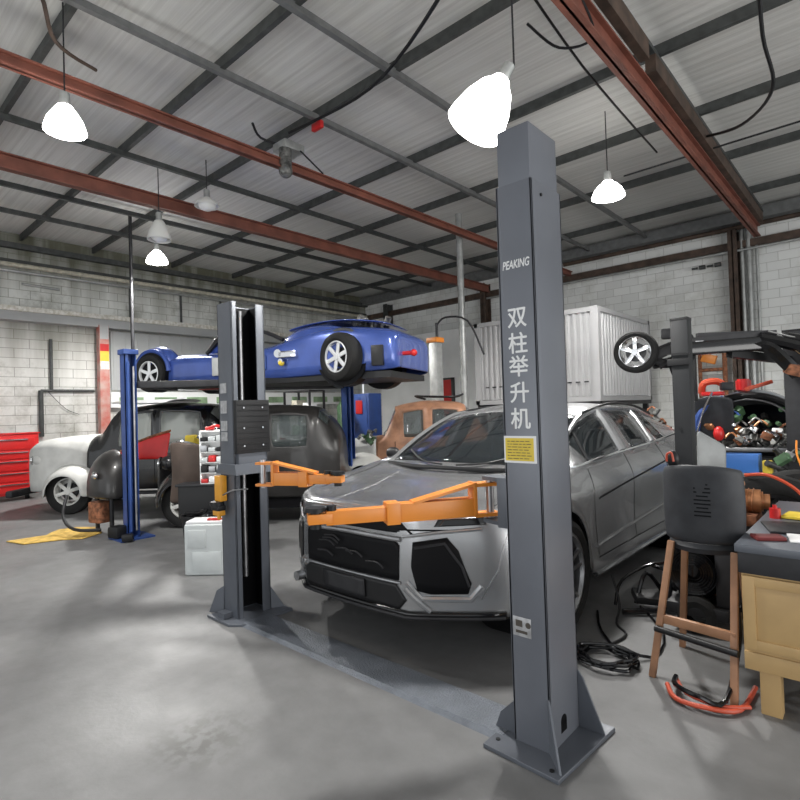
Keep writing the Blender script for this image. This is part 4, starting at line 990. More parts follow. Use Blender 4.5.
# front: grille, intakes, splitter, lamps, plate
gr = project_patch(bvh, [(-.455, .52), (.445, .52), (.455, .74), (.41, .78), (-.41, .78), (-.46, .74)], 'y', 'grille', 'channel', car, .004, .012)  # flat patch; near-black colour stands in for the shade inside the opening
MB().tube(project_line(bvh, [(-.48, .77), (0, .785), (.47, .78)], 'y', 1, .008), .016, 8, smooth=1).build('grille_trim', 'steel', car, world=False)
MB().tube(project_line(bvh, [(-.47, .505), (.46, .505)], 'y', 1, .004), .009, 8, smooth=1).build('grille_lower_trim', 'steel', car, world=False)
project_patch(bvh, [(-.55, .82), (.55, .82), (.48, .885), (-.48, .885)], 'y', 'bonnet_shut_gap', 'channel', car, .003, .008)
rg = random.Random(8); b = MB()
for i in range(8):
    x = rg.uniform(-.34, .2); z = rg.uniform(.58, .74); b.tube([(x, .0, z), (x+.1, -.004, z+.01), (x+.16, .0, z-.02)], .006, 6)
b.build('grille_bars', 'darksteel', car, world=False)
for s_ in (1, -1):
    P_ = [(.57, .47), (.64, .45), (.83, .455), (.85, .52), (.79, .72), (.73, .80), (.55, .77), (.54, .62)]
    pp = [(s_*x, z) for x, z in (P_ if s_ > 0 else P_[::-1])]
    project_patch(bvh, pp, 'y', 'air_intake', 'channel', car, .004, .012)  # recess shade put into the patch colour, no real depth
    MB().tube(project_line(bvh, [(s_*.51, .52), (s_*.59, .42), (s_*.84, .42), (s_*.90, .50)], 'y', 1, .004), .020, 8, smooth=1).build('intake_frame', 'suv', car, world=False)
    MB().tube(project_line(bvh, [(s_*.56, .735), (s_*.72, .765), (s_*.81, .62), (s_*.84, .5)], 'y', 1, .008), .010, 6, smooth=1).build('intake_blade', 'darksteel', car, world=False)
    project_patch(bvh, [(s_*.66, .865), (s_*.92, .875), (s_*.90, .92), (s_*.68, .91)][::s_], 'y', 'headlight', 'blackgloss', car, .004, .010)
    MB().tube(project_line(bvh, [(s_*.48, .80), (s_*.68, .83), (s_*.90, .85)], 'y', 1, .002), .012, 8, smooth=1).build('headlight_strip', 'suv', car, world=False)
    MB().tube(project_line(bvh, [(s_*1.02, .82), (s_*.98, .60), (s_*.89, .42)], 'y', 1, -.002), .006, 6, smooth=1).build('bumper_gap', 'steel', car, world=False)
project_patch(bvh, [(-.50, .335), (.44, .335), (.50, .40), (.42, .50), (-.44, .50), (-.50, .45)], 'y', 'lower_bumper', 'black', car, .004, .012)
ln = project_line(bvh, [(-1.0, .36), (0, .36), (1.0, .36)], 'y', 1, .0)
b = MB(); b.grid([[(p.x, p.y-.02, .30) for p in ln], [(p.x*.96, p.y+.25, .22) for p in ln]]); b.grid([[(p.x, p.y-.012, .30) for p in ln], [(p.x, p.y-.004, .335) for p in ln]]); b.build('front_splitter', 'blackgloss', car, world=False, solid=.012)
b = MB(); b.tube([(p.x, p.y-.02, .30) for p in ln], .011, 8, smooth=1); b.build('splitter_edge', 'darksteel', car, world=False)
project_patch(bvh, [(-.26, .365), (.16, .365), (.16, .485), (-.26, .485)], 'y', 'number_plate', 'darksteel', car, .02, .012)
for s_ in (1, -1):
    MB().tube(project_line(bvh, [(s_*.50, .48), (s_*.63, .34)], 'y', 1, .008), .018, 8, smooth=1).build('splitter_brace', 'suv', car, world=False)
MB().cyl((-.585, .02, .37), (-.585, .08, .37), .035).build('tow_cap', 'steel', car, world=False)
# black roof strips
MB().tube([(.76, 2.2, 1.53), (.70, 3.0, 1.605), (.70, 3.7, 1.57), (.70, 4.2, 1.47)], .014, 6).build('roof_bar', 'black', car, world=False)
MB().tube([(-.76, 2.2, 1.53), (-.70, 3.0, 1.605), (-.70, 3.7, 1.57), (-.70, 4.2, 1.47)], .014, 6).build('roof_bar', 'black', car, world=False)

# ------------------------------------------------------------ old cars
def old_car(label, loc, rz, mt, L_=3.9, W=.72, H=1.62, hood=True, glass='oldglass', fender=None, cab=(1.35, 3.1), wheels='white_old', hoodmt=None, zhood=1.15, gw='oldglass', front_f=True, lampside=True, taper=.55, bulge=0, roofmt=None, wy0=.72, wr=.35, rearw=True):
    t = thing('old_car', label, 'car', loc, rz); fender = fender or mt
    c0, c1 = cab; zb = 1.08
    def s1(y, w, zt, zbelt=None, wt=None, low=.38):
        zbelt = zbelt or zt*.82; wt = wt if wt is not None else w*.8
        return [(w*.95, y, low), (w, y, low+.12), (w, y, (low+zbelt)/2), (w*.99, y, zbelt-.08), (w*.97, y, zbelt), (wt, y, zt-.13 if zt > zbelt+.3 else zt-.03), (wt*.62, y, zt-.015), (0, y, zt)]
    Q = []
    Q.append(s1(.12, W*taper*.8, zhood-.1, zhood-.25, W*taper*.5)); Q.append(s1(.3, W*taper, zhood-.04, zhood-.18, W*taper*.7))
    Q.append(s1(.7, W*(taper+.12), zhood, zhood-.14, W*(taper+.0)))
    Q.append(s1(c0-.12, W*.88, zhood+.02, zb-.06, W*.68)); Q.append(s1(c0, W*.93, zhood+.04, zb, W*.72))
    Q.append(s1(c0+.22, W*.99, H-.1, zb, W*.74)); Q.append(s1(c0+.32, W, H-.06, zb, W*.75))
    m1 = c0+(c1-c0)*.5
    Q.append(s1(m1-.03, W, H, zb, W*.9)); Q.append(s1(m1+.06, W, H, zb, W*.9))
    Q.append(s1(c1-.18, W, H-.03, zb, W*.89)); Q.append(s1(c1-.08, W*.98, H-.08, zb, W*.86)); Q.append(s1(c1+.1, W*.95, H-.25, zb, W*.76))
    Q.append(s1(c1+.3, W*.88, H-.52, zb-.05, W*.6)); Q.append(s1(L_-.2, W*.75, .85, .72, W*.5)); Q.append(s1(L_, W*.6, .62, .55, W*.4))
    def tg(i, j):
        if j in (5, 6) and i == 4: return 'windscreen'
        if j == 4 and i == 6: return 'w1'
        if j == 4 and i == 8: return 'w2'
        if j in (5, 6) and i == 10: return 'rear_window'
        if i < 3: return 'bonnet' if hood else 'none'
        return 'body'
    mm = {'body': ('body', mt), 'tail': ('body', mt), 'nose': ('bonnet', hoodmt or mt), 'bonnet': ('bonnet', hoodmt or mt), 'windscreen': ('windscreen', gw), 'w1': ('front_window', glass), 'w2': ('rear_side_window', glass), 'rear_window': ('rear_window', glass)}
    pr_, bv = shell(Q, tg, 'old', t, mm, openfaces=('w1', 'w2', 'windscreen', 'rear_window'), inset=.03, crease=((4, .5),), sub=2, front=hood, back=True)
    for n_, o_ in pr_.items(): o_.modifiers['s'].thickness = .01
    # fenders over the wheels
    def fen(yc, s_, r=.43, mt_=fender, wd=.3):
        rows = []
        for k_ in range(11):
            a = math.radians(-8+196*k_/10); row = []
            for q in range(7):
                f_ = q/6; rr = r*(1-.42*max(0, f_-.35)**1.4*1.6); x = W*.72+(W*.28+wd)*f_-.0
                if f_ > .9: rr -= .0
                row.append((s_*min(x, W+wd*.86), yc+rr*1.12*math.cos(a), .36+rr*1.15*math.sin(a)+(.02 if f_ < .3 else 0)))
            rows.append(row)
        return MB().grid(rows).build('fender', mt_, t, world=False, solid=.018, sub=1)
    wy = (wy0, L_-.75)
    for i, y in enumerate(wy):
        for s_ in (1, -1):
            if i == 1 and not rearw: continue
            fen(y, s_)
            wheel(t, (s_*(W+.03), y, wr), wr, .18, .21*wr/.35, 6, wheels, side=s_)
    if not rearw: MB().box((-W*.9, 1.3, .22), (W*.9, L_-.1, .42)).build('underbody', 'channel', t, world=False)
    for s_ in (1, -1): MB().box((s_*W-.02 if s_ > 0 else -W-.2, wy[0]+.45, .32), (s_*W+.2 if s_ > 0 else -W+.02, wy[1]-.45, .36), .01).build('running_board', 'darksteel', t, world=False)
    if lampside:
        for s_ in (1, -1):
            h = MB().sph((s_*(W*.86), .42, .93), .11, (1, 1.2, 1)).build('headlight', fender, t, world=False)
            MB().cyl((s_*(W*.86), .285, .93), (s_*(W*.86), .31, .93), .095, n=24, bev=.01).build('headlight_lens', 'chrome', h, world=False)
    b = MB()
    for s_ in (1, -1):
        ln_ = project_line(bv, [(m1, .45), (m1, 1.05)], 'x', s_, -.002)
        if len(ln_) > 2: b.tube(ln_, .006, 6, smooth=1)
        ln_ = project_line(bv, [(c0+.2, .45), (c0+.2, 1.05)], 'x', s_, -.002)
        if len(ln_) > 2: b.tube(ln_, .006, 6, smooth=1)
    b.build('door_gap', 'channel', t, world=False)
    for s_ in (1, -1): MB().bar((s_*(W+.02), m1-.28, .98), (s_*(W+.02), m1-.14, .98), .02, .02, bev=.004).build('door_handle', 'chrome', t, world=False)
    b = MB(); b.box((-W*.8, c0+.3, .4), (W*.8, c1, .5)); b.box((-W*.75, c0+.75, .5), (W*.75, c0+1.15, .75), .05); b.cbox((0, c0+1.2, .95), (W*1.5, .14, .5), (-.15, 0, 0), .05)
    b.build('seat', 'darksteel', t, world=False)
    return t, bv
# three old cars parked side by side
RZ = -.84; ax = Vector((.667, -.745, 0)); ay = Vector((.745, .667, 0))
def near(n, W): return tuple(Vector((*n, 0)) - ax*W)
t, bv = old_car('old car at left with an off-white front end, round headlight and dark cabin', near((-11.15, 2.33), .95), RZ, 'blackcar', L_=4.2, W=.76, H=1.88, cab=(1.45, 3.45), zhood=1.33, taper=.95, wy0=1.0, wr=.39, fender='white_old', hoodmt='white_old')
MB().box((-.8, -.12, .30), (.8, .0, .42), .03).build('bumper', 'darksteel', t, world=False)
MB().grid([[(x, y, z+.004) for x, z in ((-.55, 1.87), (-.3, 1.925), (0, 1.93), (.3, 1.925), (.6, 1.86))] for y, z0 in ((1.5, 0), (2.2, 0), (2.9, 0))]).build('roof_cover', 'steel', t, world=False, solid=.02, sub=1)
t, bv = old_car('dark brown-grey old sedan with black fenders behind the far lift post', near((-8.05, 3.15), .92), RZ, 'dkgrey_old', L_=3.1, W=.70, H=1.76, cab=(1.03, 2.70), rearw=False, zhood=1.14, taper=.7, fender='blackcar', hoodmt='blackcar', glass='clearglass', lampside=True)
t, bv = old_car('copper brown old coupe with open windows and white front end behind the silver car', near((-7.35, 6.05), .88), RZ, 'copper_old', L_=3.4, W=.66, H=1.78, cab=(1.1, 2.65), zhood=1.12, taper=.75, fender='white_old', hoodmt='white_old', glass='clearglass', gw='clearglass', lampside=False)
b = MB(); b.tube([(-.25, 1.9, 1.8), (0, 1.7, 1.86), (.3, 1.9, 1.84), (.4, 2.4, 1.82), (0, 2.6, 1.87)], .02); b.build('roof_strip', 'black', t, world=False)
# loose parts on and around the old cars
def part_blob(name, lab, cat, c, s_, mt, n=12, seed=1):
    rnd = random.Random(seed); b = MB()
    for i in range(n):
        p = Vector(c)+Vector((rnd.uniform(-.5, .5)*s_[0], rnd.uniform(-.5, .5)*s_[1], rnd.uniform(0, 1)*s_[2]))
        r = rnd.random()
        if r < .4: b.cbox(p, (rnd.uniform(.05, .16), rnd.uniform(.05, .14), rnd.uniform(.04, .1)), (rnd.random(), rnd.random(), rnd.random()*3), .008)
        elif r < .7:
            q = p+Vector((rnd.uniform(-.1, .1), rnd.uniform(-.1, .1), rnd.uniform(-.05, .1))); b.cyl(p, q, rnd.uniform(.02, .05))
        else: b.tube([p, p+Vector((.08, .04, .08)), p+Vector((.16, -.05, .02))], .015)
    return b
t = thing('engine_parts', 'bare engine and hinges lying over the white front end left of the copper car', 'engine', (-6.9, 6.8, 1.12))
tag(part_blob('', '', '', (-7.0, 7.0, 1.10), (.5, .5, .12), '', 9, 4).build('engine_block', 'engine', t), kind='stuff')
tag(part_blob('', '', '', (-6.75, 6.7, 1.06), (.3, .3, .1), '', 4, 9).build('green_parts', 'green', t), kind='stuff')
t = thing('red_bonnet', 'red bonnet panel lying on the black old sedan beside a yellow pad', 'bonnet', (-8.5, 3.7, 1.2))
rows = [[(-8.95+.75*i/8, 3.2+.55*i/8+.08*j/6, .95+.42*(i/8)**.5*j/6+.02) for i in range(9)] for j in range(7)]
MB().grid(rows).build('panel', 'red', t, solid=.02, sub=1)
MB().tube([(-8.95, 3.25, .97), (-8.8, 3.38, 1.15), (-8.5, 3.6, 1.30), (-8.2, 3.82, 1.40)], .018).build('edge_trim', 'rust', t)
single('pad', MB().cbox((-7.85, 4.02, 1.2), (.22, .2, .24), (0, .1, .2), .03), 'yellow', 'yellow pad standing on the front of the black old sedan', 'pad')
single('chrome_headlamp', part_blob('', '', '', (-7.6, 4.15, 1.12), (.26, .26, .16), '', 6, 3), 'chrome', 'chrome lamp parts in a plastic wrap on the old car next to the yellow pad', 'lamp parts')
# loose fender in front of the blue lift column
t = thing('loose_fender', 'dark grey old fender with a small lamp hanging left of the blue lift column', 'fender', (-8.5, 2.8, 0))
rows = []
for i in range(13):
    a = PI*i/12; k_ = math.sin(a)**.6
    rows.append([(-8.42-.46*math.cos(a)*(1-.12*j/6)+.05*j/6, 3.1-.36*math.sin(PI*.5*j/6)*(.35+.65*k_), .50+.66*k_*math.cos(PI*.5*j/6)**.7*(1 if j < 6 else 0)) for j in range(7)])
MB().grid(rows).build('panel', 'dkgrey_old', t, solid=.02, sub=1)
MB().prism([(-8.87, 3.09, .5), (-7.98, 3.09, .5), (-8.0, 3.09, .8), (-8.2, 3.09, 1.05), (-8.42, 3.09, 1.13), (-8.65, 3.09, 1.05), (-8.85, 3.09, .8)], (0, .02, 0)).build('back_plate', 'darksteel', t)
MB().sph((-8.2, 2.74, .83), .06, (1.3, .7, .9)).build('side_lamp', 'chrome', t)
MB().cyl((-8.6, 2.9, 0), (-8.6, 2.9, .9), .03).cyl((-8.2, 2.95, 0), (-8.2, 2.95, .8), .03).tube([(-8.9, 2.6, .52), (-8.75, 2.5, .25), (-8.3, 2.5, .12), (-8.05, 2.75, .1)], .022).build('bracket', 'darksteel', t)
MB().cbox((-8.35, 2.85, .3), (.25, .2, .3), (0, 0, .3), .03).build('rusty_core', 'rust', t)

# ------------------------------------------------------------ raised blue kit car
KZ = 2.10
ang = math.atan2(5.12-3.85, -5.66+8.86)
kc = thing('kit_car', 'blue open kit car raised on the blue lift', 'car', (-9.67, 4.39, KZ), ang-PI/2)
# local: y along length from front (left end) to tail, x>0 = near side
WB = 3.44; f0 = .55
def s2(y, w, low, belt, top, wt=.6):
    return [(w*.93, y, low), (w, y, low+.08), (w*1.01, y, (low+belt)/2), (w, y, belt-.06), (w*.94, y, belt), (w*wt, y, (belt+top)/2+.03), (w*wt*.5, y, top), (0, y, top)]
K = [s2(0, .42, .10, .26, .34), s2(.15, .62, .06, .34, .42), s2(.45, .72, .05, .42, .52, .7), s2(.9, .78, .03, .44, .56, .7), s2(1.3, .80, .02, .46, .54, .66), s2(1.55, .80, .02, .44, .50, .66),
     s2(2.3, .80, .02, .42, .5, .66), s2(2.75, .82, .02, .48, .62, .62), s2(3.2, .85, .03, .60, .70, .62), s2(3.7, .86, .04, .70, .72, .7), s2(4.1, .86, .05, .68, .72, .74), s2(4.35, .85, .06, .64, .69, .76), s2(4.68, .82, .06, .60, .66, .76), s2(4.78, .76, .10, .52, .58, .76)]
def kt(i, j):
    if j >= 5 and i in (5, 6): return 'cockpit'
    return 'body'
kp, kb = shell(K, kt, 'kit', kc, {'body': ('body', 'carblue'), 'nose': ('body', 'carblue'), 'tail': ('body', 'carblue'), 'cockpit': ('cockpit', 'stoolgrey')}, crease=((4, .2),))
for s_ in (1, -1):
    wheel(kc, (s_*.80, f0, .22), .30, .20, .20, 5, 'alloy', side=s_)
    wheel(kc, (s_*.86, f0+WB, .27), .34, .24, .22, 6, 'alloy', side=s_, yawr=-.35*s_ if s_ > 0 else 0)
    for y, r in ((f0, .34), (f0+WB, .40)):
        pts = [(s_*.80, y+r*math.cos(a), .25+r*math.sin(a)) for a in [PI*i/10 for i in range(11)]]
        MB().tube(pts, .04, 8, smooth=2).build('fender_lip', 'carblue' if y == f0 else 'stoolgrey', kc, world=False)
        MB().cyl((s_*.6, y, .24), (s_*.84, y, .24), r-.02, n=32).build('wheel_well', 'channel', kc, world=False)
# bulging front fender, doors, scuttle, windscreen frame
for s_ in (1, -1):
    MB().sph((s_*.62, f0, .38), .36, (.62, 1.05, .82), 28).build('front_fender', 'carblue', kc, world=False)
    MB().sph((s_*.60, f0+WB-.45, .50), .4, (.6, 1.6, .7), 28).build('rear_fender', 'carblue', kc, world=False)
MB().tube([(-.62, 1.5, .5), (-.55, 1.75, .80), (0, 1.8, .86), (.55, 1.75, .80), (.62, 1.5, .5)], .022).tube([(.62, 1.5, .5), (.62, 1.9, .78), (.6, 2.5, .78), (.6, 2.9, .62)], .03).build('roll_frame', 'black', kc, world=False)
b = MB(); b.grid([[(.60, 1.5+.15*i, .5) for i in range(8)], [(.58, 1.75+.11*i, .74+.05*math.sin(PI*i/7)) for i in range(8)]]); b.build('side_screen', 'carblue', kc, world=False, solid=.015)
MB().box((.795, 1.75, .12), (.82, 2.35, .40), .02).build('door_opening', 'greypanel', kc, world=False)
# raised tail cover
rows = [[(x, 2.9+.33*j, .74+.10*math.sin(PI*j/5)+.03*math.cos(x*2)) for x in (-.6, -.3, 0, .3, .6)] for j in range(6)]
MB().grid(rows).build('engine_cover', 'carblue', kc, world=False, solid=.03, sub=1)
tag(part_blob('', '', '', (0, 4.1, .72), (.8, .5, .16), '', 10, 6).build('engine', 'engine', kc, world=False), kind='stuff')
b = MB(); b.cyl((.83, 3.0, .38), (.92, 3.0, .38), .06).cbox((.88, 3.15, .36), (.08, .3, .1), (0, 0, 0), .02).cyl((.88, 3.05, .26), (.93, 3.05, .26), .04); b.build('exhaust_header', 'chrome', kc, world=False)
MB().sph((.90, 3.05, .24), .045).build('fuel_cap', 'yellow', kc, world=False)
MB().box((.81, 2.45, .16), (.85, 2.75, .38), .03).build('side_vent', 'postblue', kc, world=False)
MB().box((.80, 4.45, .12), (.87, 4.62, .40), .01).build('tail_vent', 'black', kc, world=False)
MB().cyl((.5, 4.7, .3), (.5, 4.92, .3), .03).sph((.5, 4.94, .3), .05).build('tow_eye', 'red', kc, world=False)
MB().box((-.7, .9, -.04), (.78, 4.7, .05)).build('chassis_rail', 'black', kc, world=False)
MB().bar((.2, 1.0, -.02), (.2, 1.5, -.02), .1, .06).build('red_jack_pad', 'red', kc, world=False)

# ------------------------------------------------------------ right hand lift with stripped chassis
DL = thing('dark_car_lift', 'dark grey two-post lift beside the silver car holding a stripped chassis', 'vehicle lift', (-1.2, 7.0, 0))
def dpost(x, y, h, mt, w=.09):
    c = MB().box((x-w, y-w, .02), (x+w, y+w, h), .004).build('column', mt, DL)
    MB().box((x-w-.002, y-w-.002, h-.02), (x+w+.002, y+w+.002, h+.008), .003).build('column_cap', 'black', c)
    MB().box((x-.2, y-.2, 0), (x+.2, y+.2, .02)).build('base_plate', mt, c)
    return c
c1 = dpost(-1.40, 5.45, 2.36, 'postdark', .072); c2 = dpost(-.93, 8.9, 2.5, 'darksteel', .1)
MB().box((-1.5, 5.34, 1.93), (-1.31, 5.36, 1.99), .003).box((-1.50, 5.33, 2.03), (-1.31, 5.36, 2.04)).build('carriage_band', 'black', c1)
MB().cyl((-1.42, 5.355, 1.35), (-1.42, 5.36, 1.35), .012).build('bolt', 'black', c1)
MB().bar((-1.40, 5.5, 2.08), (-1.75, 6.9, 2.18), .09, .1).build('lift_arm', 'black', DL)
MB().bar((-.95, 8.85, 2.1), (-1.5, 8.0, 2.2), .09, .1).build('lift_arm', 'black', DL)
CH = thing('stripped_chassis', 'black stripped car chassis with one alloy wheel raised on the dark lift', 'chassis', (-1.6, 8.0, 1.9))
MB().bar((-1.98, 7.75, 2.37), (-1.05, 8.35, 2.42), .1, .10).bar((-1.85, 7.95, 2.47), (-1.15, 8.5, 2.47), .06, .05).build('upper_rail', 'darksteel', CH)
MB().bar((-2.05, 7.55, 2.26), (-1.2, 8.22, 2.31), .16, .17, bev=.03).build('cross_member', 'blackgloss', CH)
MB().bar((-2.05, 7.65, 2.36), (-1.3, 8.2, 2.375), .05, .025).build('chrome_rail', 'steel', CH)
MB().tube([(-1.3, 8.15, 2.3), (-1.12, 8.25, 2.26), (-.95, 8.35, 2.05), (-.85, 8.45, 1.9)], .085).tube([(-1.2, 8.2, 2.38), (-.95, 8.35, 2.3), (-.7, 8.5, 2.18), (-.45, 8.7, 2.0), (-.3, 8.8, 1.95)], .075).tube([(-.95, 8.4, 2.36), (-.6, 8.6, 2.26), (-.3, 8.8, 2.12), (.1, 9.0, 2.1)], .085).build('front_subframe', 'blackgloss', CH)
MB().tube([(-1.15, 8.18, 2.42), (-.95, 8.33, 2.3), (-.78, 8.42, 2.12)], .012).tube([(-1.1, 8.2, 2.45), (-.75, 8.45, 2.32), (-.5, 8.6, 2.2)], .012).build('brake_pipe', 'chrome', CH)
MB().cbox((-.86, 8.4, 1.95), (.22, .2, .14), (.2, .3, .4), .03).build('rusty_caliper', 'rust', CH)
MB().cbox((-.45, 8.7, 1.95), (.2, .2, .35), (0, .3, .2), .04).build('spring_tower', 'black', CH)
MB().tube([(-2.3, 7.5, 2.16), (-2.1, 7.6, 2.1), (-1.95, 7.7, 2.28)], .06).tube([(-2.3, 7.45, 2.25), (-2.05, 7.6, 2.36), (-1.9, 7.75, 2.4)], .03).tube([(-2.1, 7.6, 2.1), (-2.02, 7.62, 1.85), (-1.9, 7.65, 1.74)], .028).tube([(-2.2, 7.5, 2.05), (-2.0, 7.6, 2.2), (-1.85, 7.7, 2.3)], .03).build('rear_suspension', 'blackgloss', CH)
MB().bar((-2.25, 7.5, 2.2), (-1.85, 7.75, 2.42), .12, .12, bev=.03).bar((-2.3, 7.55, 2.08), (-1.9, 7.75, 2.2), .1, .1, bev=.03).build('trailing_arm', 'black', CH)
MB().box((-1.92, 7.75, 1.6), (-1.84, 7.83, 2.3), .01).build('support_strut', 'black', CH)
wc = wheel(CH, (-2.46-(-1.6), 7.42-8.0, 2.27-1.9), .275, .2, .20, 5, 'chrome', axis='y', side=-1, yawr=.12)
MB().cbox((-2.12, 7.7, 2.50), (.2, .12, .14), (0, 0, .3), .03).build('brake_drum', 'darksteel', CH); MB().cbox((-1.98, 7.78, 2.52), (.1, .1, .16), (0, .2, .3), .02).build('red_clamp', 'red', CH)
# dark engine bay car below it
t = thing('dark_blue_car', 'dark blue-black partly dismantled car with open engine bay below the raised chassis', 'car', (-1.5, 9.1, 0), .0)
t.rotation_euler = (0, 0, .1)
def hump(y, w, z0, z1):
    return [(w*math.cos(a), y, z0+(z1-z0)*max(0, math.sin(a))**.75) for a in [PI*i/16 for i in range(17)]]
MB().grid([hump(.0, .74, .75, 1.66), hump(.35, .78, .7, 1.74), hump(1.2, .80, .6, 1.76), hump(2.1, .78, .6, 1.6), hump(2.6, .7, .6, 1.0)]).build('body', mat('dark_blue', (.02, .035, .07), .3, .2, .3, 4, coat=.5), t, world=False, solid=.03, sub=1)
MB().tube(hump(-.02, .75, .75, 1.66), .045, 8, smooth=2).build('arch_frame', 'black', t, world=False)
MB().tube([(x*.88, y-.03, z-.06) for x, y, z in hump(-.02, .74, .75, 1.66)], .012, 6, smooth=2).build('seal', 'steel', t, world=False)
MB().grid([[(-.66+.1*i, -.05-.02*j, .98+.08*j+.05*math.sin(PI*i/5)) for i in range(6)] for j in range(9)]).build('open_panel', 'stoolgrey', t, world=False, solid=.02, sub=1)
b = MB(); b.tube([(-.42, -.2, 1.72), (-.56, -.22, 1.4), (-.68, -.25, .95)], .016); b.build('prop_rod', 'chrome', t, world=False)
MB().tube([(-.66, -.12, 1.1), (-.62, -.14, 1.35), (-.5, -.14, 1.52), (-.28, -.14, 1.62)], .05).build('red_brace', 'postblue', t, world=False)
tag(part_blob('', '', '', (0.0, .02, .92), (.9, .3, .34), '', 34, 12).build('engine', 'engine', t, world=False), kind='stuff')
tag(part_blob('', '', '', (0.1, .25, .9), (1.1, .3, .5), '', 20, 15).build('engine_bay', 'engine_d', t, world=False), kind='stuff')
for col_, sd_, cc in (('copperm', 41, (-.2, -.08, 1.0)), ('rust', 42, (.1, -.06, 1.0)), ('labelw', 43, (.3, -.06, 1.0)), ('chrome', 44, (-.1, -.1, .98)), ('postblue', 45, (-.45, .0, 1.1))):
    tag(part_blob('', '', '', cc, (.8, .15, .3), '', 6, sd_).build('engine_fittings', col_, t, world=False), kind='stuff')
tag(part_blob('', '', '', (.15, -.02, 1.25), (.6, .2, .25), '', 7, 16).build('green_hoses', 'green', t, world=False), kind='stuff')
MB().sph((-.36, -.18, 1.12), .09, (.8, .8, 1.2)).build('red_reservoir', 'red', t, world=False)
MB().box((-.72, -.1, .86), (.72, .1, .92), .01).build('front_panel', 'steel', t, world=False)
MB().box((-.7, .1, .3), (.7, 2.4, .8), .05).build('lower_body', 'black', t, world=False)
for s_ in (1, -1): wheel(t, (s_*.72, .7, .33), .33, .2, .2, 5, 'steel', side=s_); wheel(t, (s_*.72, 2.2, .33), .33, .2, .2, 5, 'steel', side=s_)
# red and grey things on its roof
zr = 1.70
t = thing('red_hose_pile', 'pile of red hose on the dark blue car roof beside the dark lift post', 'hose', (-1.95, 9.1, zr))
MB().tube([(-2.1, 9.15, 1.72), (-2.05, 9.1, 1.86), (-1.88, 9.15, 1.88), (-1.78, 9.2, 1.78)], .05).build('hose', 'redcable', t)
MB().cbox((-1.95, 9.12, 1.70), (.3, .25, .06), (0, 0, .3), .02).build('tray', 'red', t)
single('red_pot', MB().cyl((-1.58, 9.3, 1.72), (-1.58, 9.3, 1.90), .1, n=24, bev=.02), 'red', 'red can beside the hose pile on the dark blue car roof', 'can')
single('grey_box', MB().cbox((-1.74, 9.0, 1.80), (.16, .16, .12), (0, 0, .4), .03), 'darksteel', 'small dark grey box between the red hose and the red can', 'box')
single('red_lever', MB().bar((-1.5, 8.95, 1.74), (-1.2, 9.1, 1.84), .06, .05, bev=.01), 'redcable', 'red lever lying across the front of the dark blue car roof', 'lever')
# blue box and yellow item in front of the engine bay car
t = thing('suv_rear_standin', 'added silver panel standing in for the rear of the silver car, between the dark lift post and the blue box', 'body panel', (-1.3, 6.7, 0))
rows = [[(-1.46+.22*i/6, 6.1+.20*i/6-.05*math.sin(PI*j/5), .45+.87*j/5-.18*(i/6)*j/5) for i in range(7)] for j in range(6)]
MB().grid(rows).build('panel', 'oldsilver', t, solid=.02, sub=1)  # added panel in place of the silver car's visible rear end
MB().cyl((-1.28, 6.22, 0), (-1.28, 6.22, .6), .02).cyl((-1.42, 6.1, 0.02), (-1.12, 6.35, 0.02), .02).build('stand', 'black', t)
t = thing('parts_stand', 'low dark stand with a blue box between the silver car and the workbench', 'stand', (-1.2, 7.3, 0))
MB().box((-1.5, 7.2, .70), (-.55, 7.75, .76), .005).build('stand_top', 'steel', t)
for x, y in ((-1.45, 7.25), (-.6, 7.25), (-1.45, 7.7), (-.6, 7.7)): MB().box((x-.03, y-.03, 0), (x+.03, y+.03, .7)).build('leg', 'darksteel', t)
single('blue_box', MB().box((-1.48, 7.25, .76), (-1.12, 7.5, .97), .01), mat('blue_plastic', (.05, .17, .5), .4), 'blue plastic box on the low dark stand', 'box')
single('yellow_box', MB().box((-1.09, 7.28, .76), (-1.0, 7.4, .9), .01), 'yellow', 'small yellow box beside the blue box on the low dark stand', 'box')
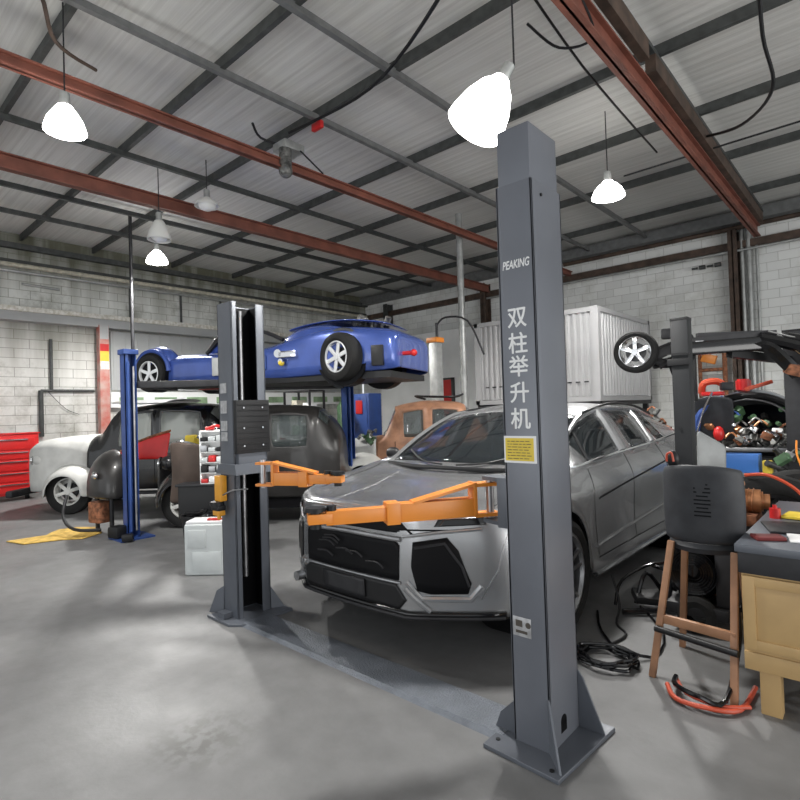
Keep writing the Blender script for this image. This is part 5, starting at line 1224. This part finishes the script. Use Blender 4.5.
t = thing('machine_parts', 'heap of dark machine parts on the low stand right of the blue box', 'machine parts', (-.8, 7.45, .76))
tag(part_blob('', '', '', (-.78, 7.45, .80), (.35, .3, .16), '', 12, 20).build('dark_parts', 'engine_d', t), kind='stuff')
tag(part_blob('', '', '', (-.8, 7.4, .86), (.3, .3, .1), '', 4, 22).build('green_parts', 'green', t), kind='stuff')
tag(part_blob('', '', '', (-.7, 7.5, .84), (.3, .3, .14), '', 5, 25).build('bright_parts', 'steel', t), kind='stuff')
# clutter under the container
t = thing('parts_pile', 'pile of rusty and grey parts on a rack under the storage container', 'parts', (-3.2, 9.2, 0))
MB().box((-3.6, 9.0, .95), (-2.6, 9.5, 1.0)).build('rack_top', 'darksteel', t)
for x, y in ((-3.55, 9.05), (-2.65, 9.05), (-3.55, 9.45), (-2.65, 9.45)): MB().box((x-.03, y-.03, 0), (x+.03, y+.03, .95)).build('leg', 'darksteel', t)
tag(part_blob('', '', '', (-3.1, 9.2, 1.02), (.9, .4, .45), '', 26, 31).build('rusty_parts', 'rust', t), kind='stuff')
tag(part_blob('', '', '', (-3.1, 9.2, 1.02), (.9, .4, .4), '', 20, 35).build('grey_parts', 'engine', t), kind='stuff')
# racking on the back wall at right with copper pipes
t = thing('pipe_stand', 'rusty pipe stand against the back wall seen under the raised chassis', 'pipe stand', (-3.0, 13.9, 0))
MB().cyl((-3.2, 13.9, 0), (-3.2, 13.9, 2.7), .04).cyl((-2.7, 13.9, 0), (-2.7, 13.9, 2.7), .05).cyl((-3.2, 13.9, 2.3), (-2.7, 13.9, 2.3), .04).build('frame', 'rust', t)
MB().cbox((-3.0, 13.85, 2.55), (.3, .12, .2), (0, .3, 0), .02).build('valve', 'orange', t)
b = MB(); 
for z in (1.35, 1.6): b.box((-.95, 13.9, z), (1.5, 14.2, z+.05))
b.box((-.9, 13.95, 0), (-.82, 14.1, 1.7)); b.box((1.4, 13.95, 0), (1.48, 14.1, 1.7))
single('wall_shelf', b, 'pipe', 'grey steel shelf against the back wall at the right edge', 'shelf')
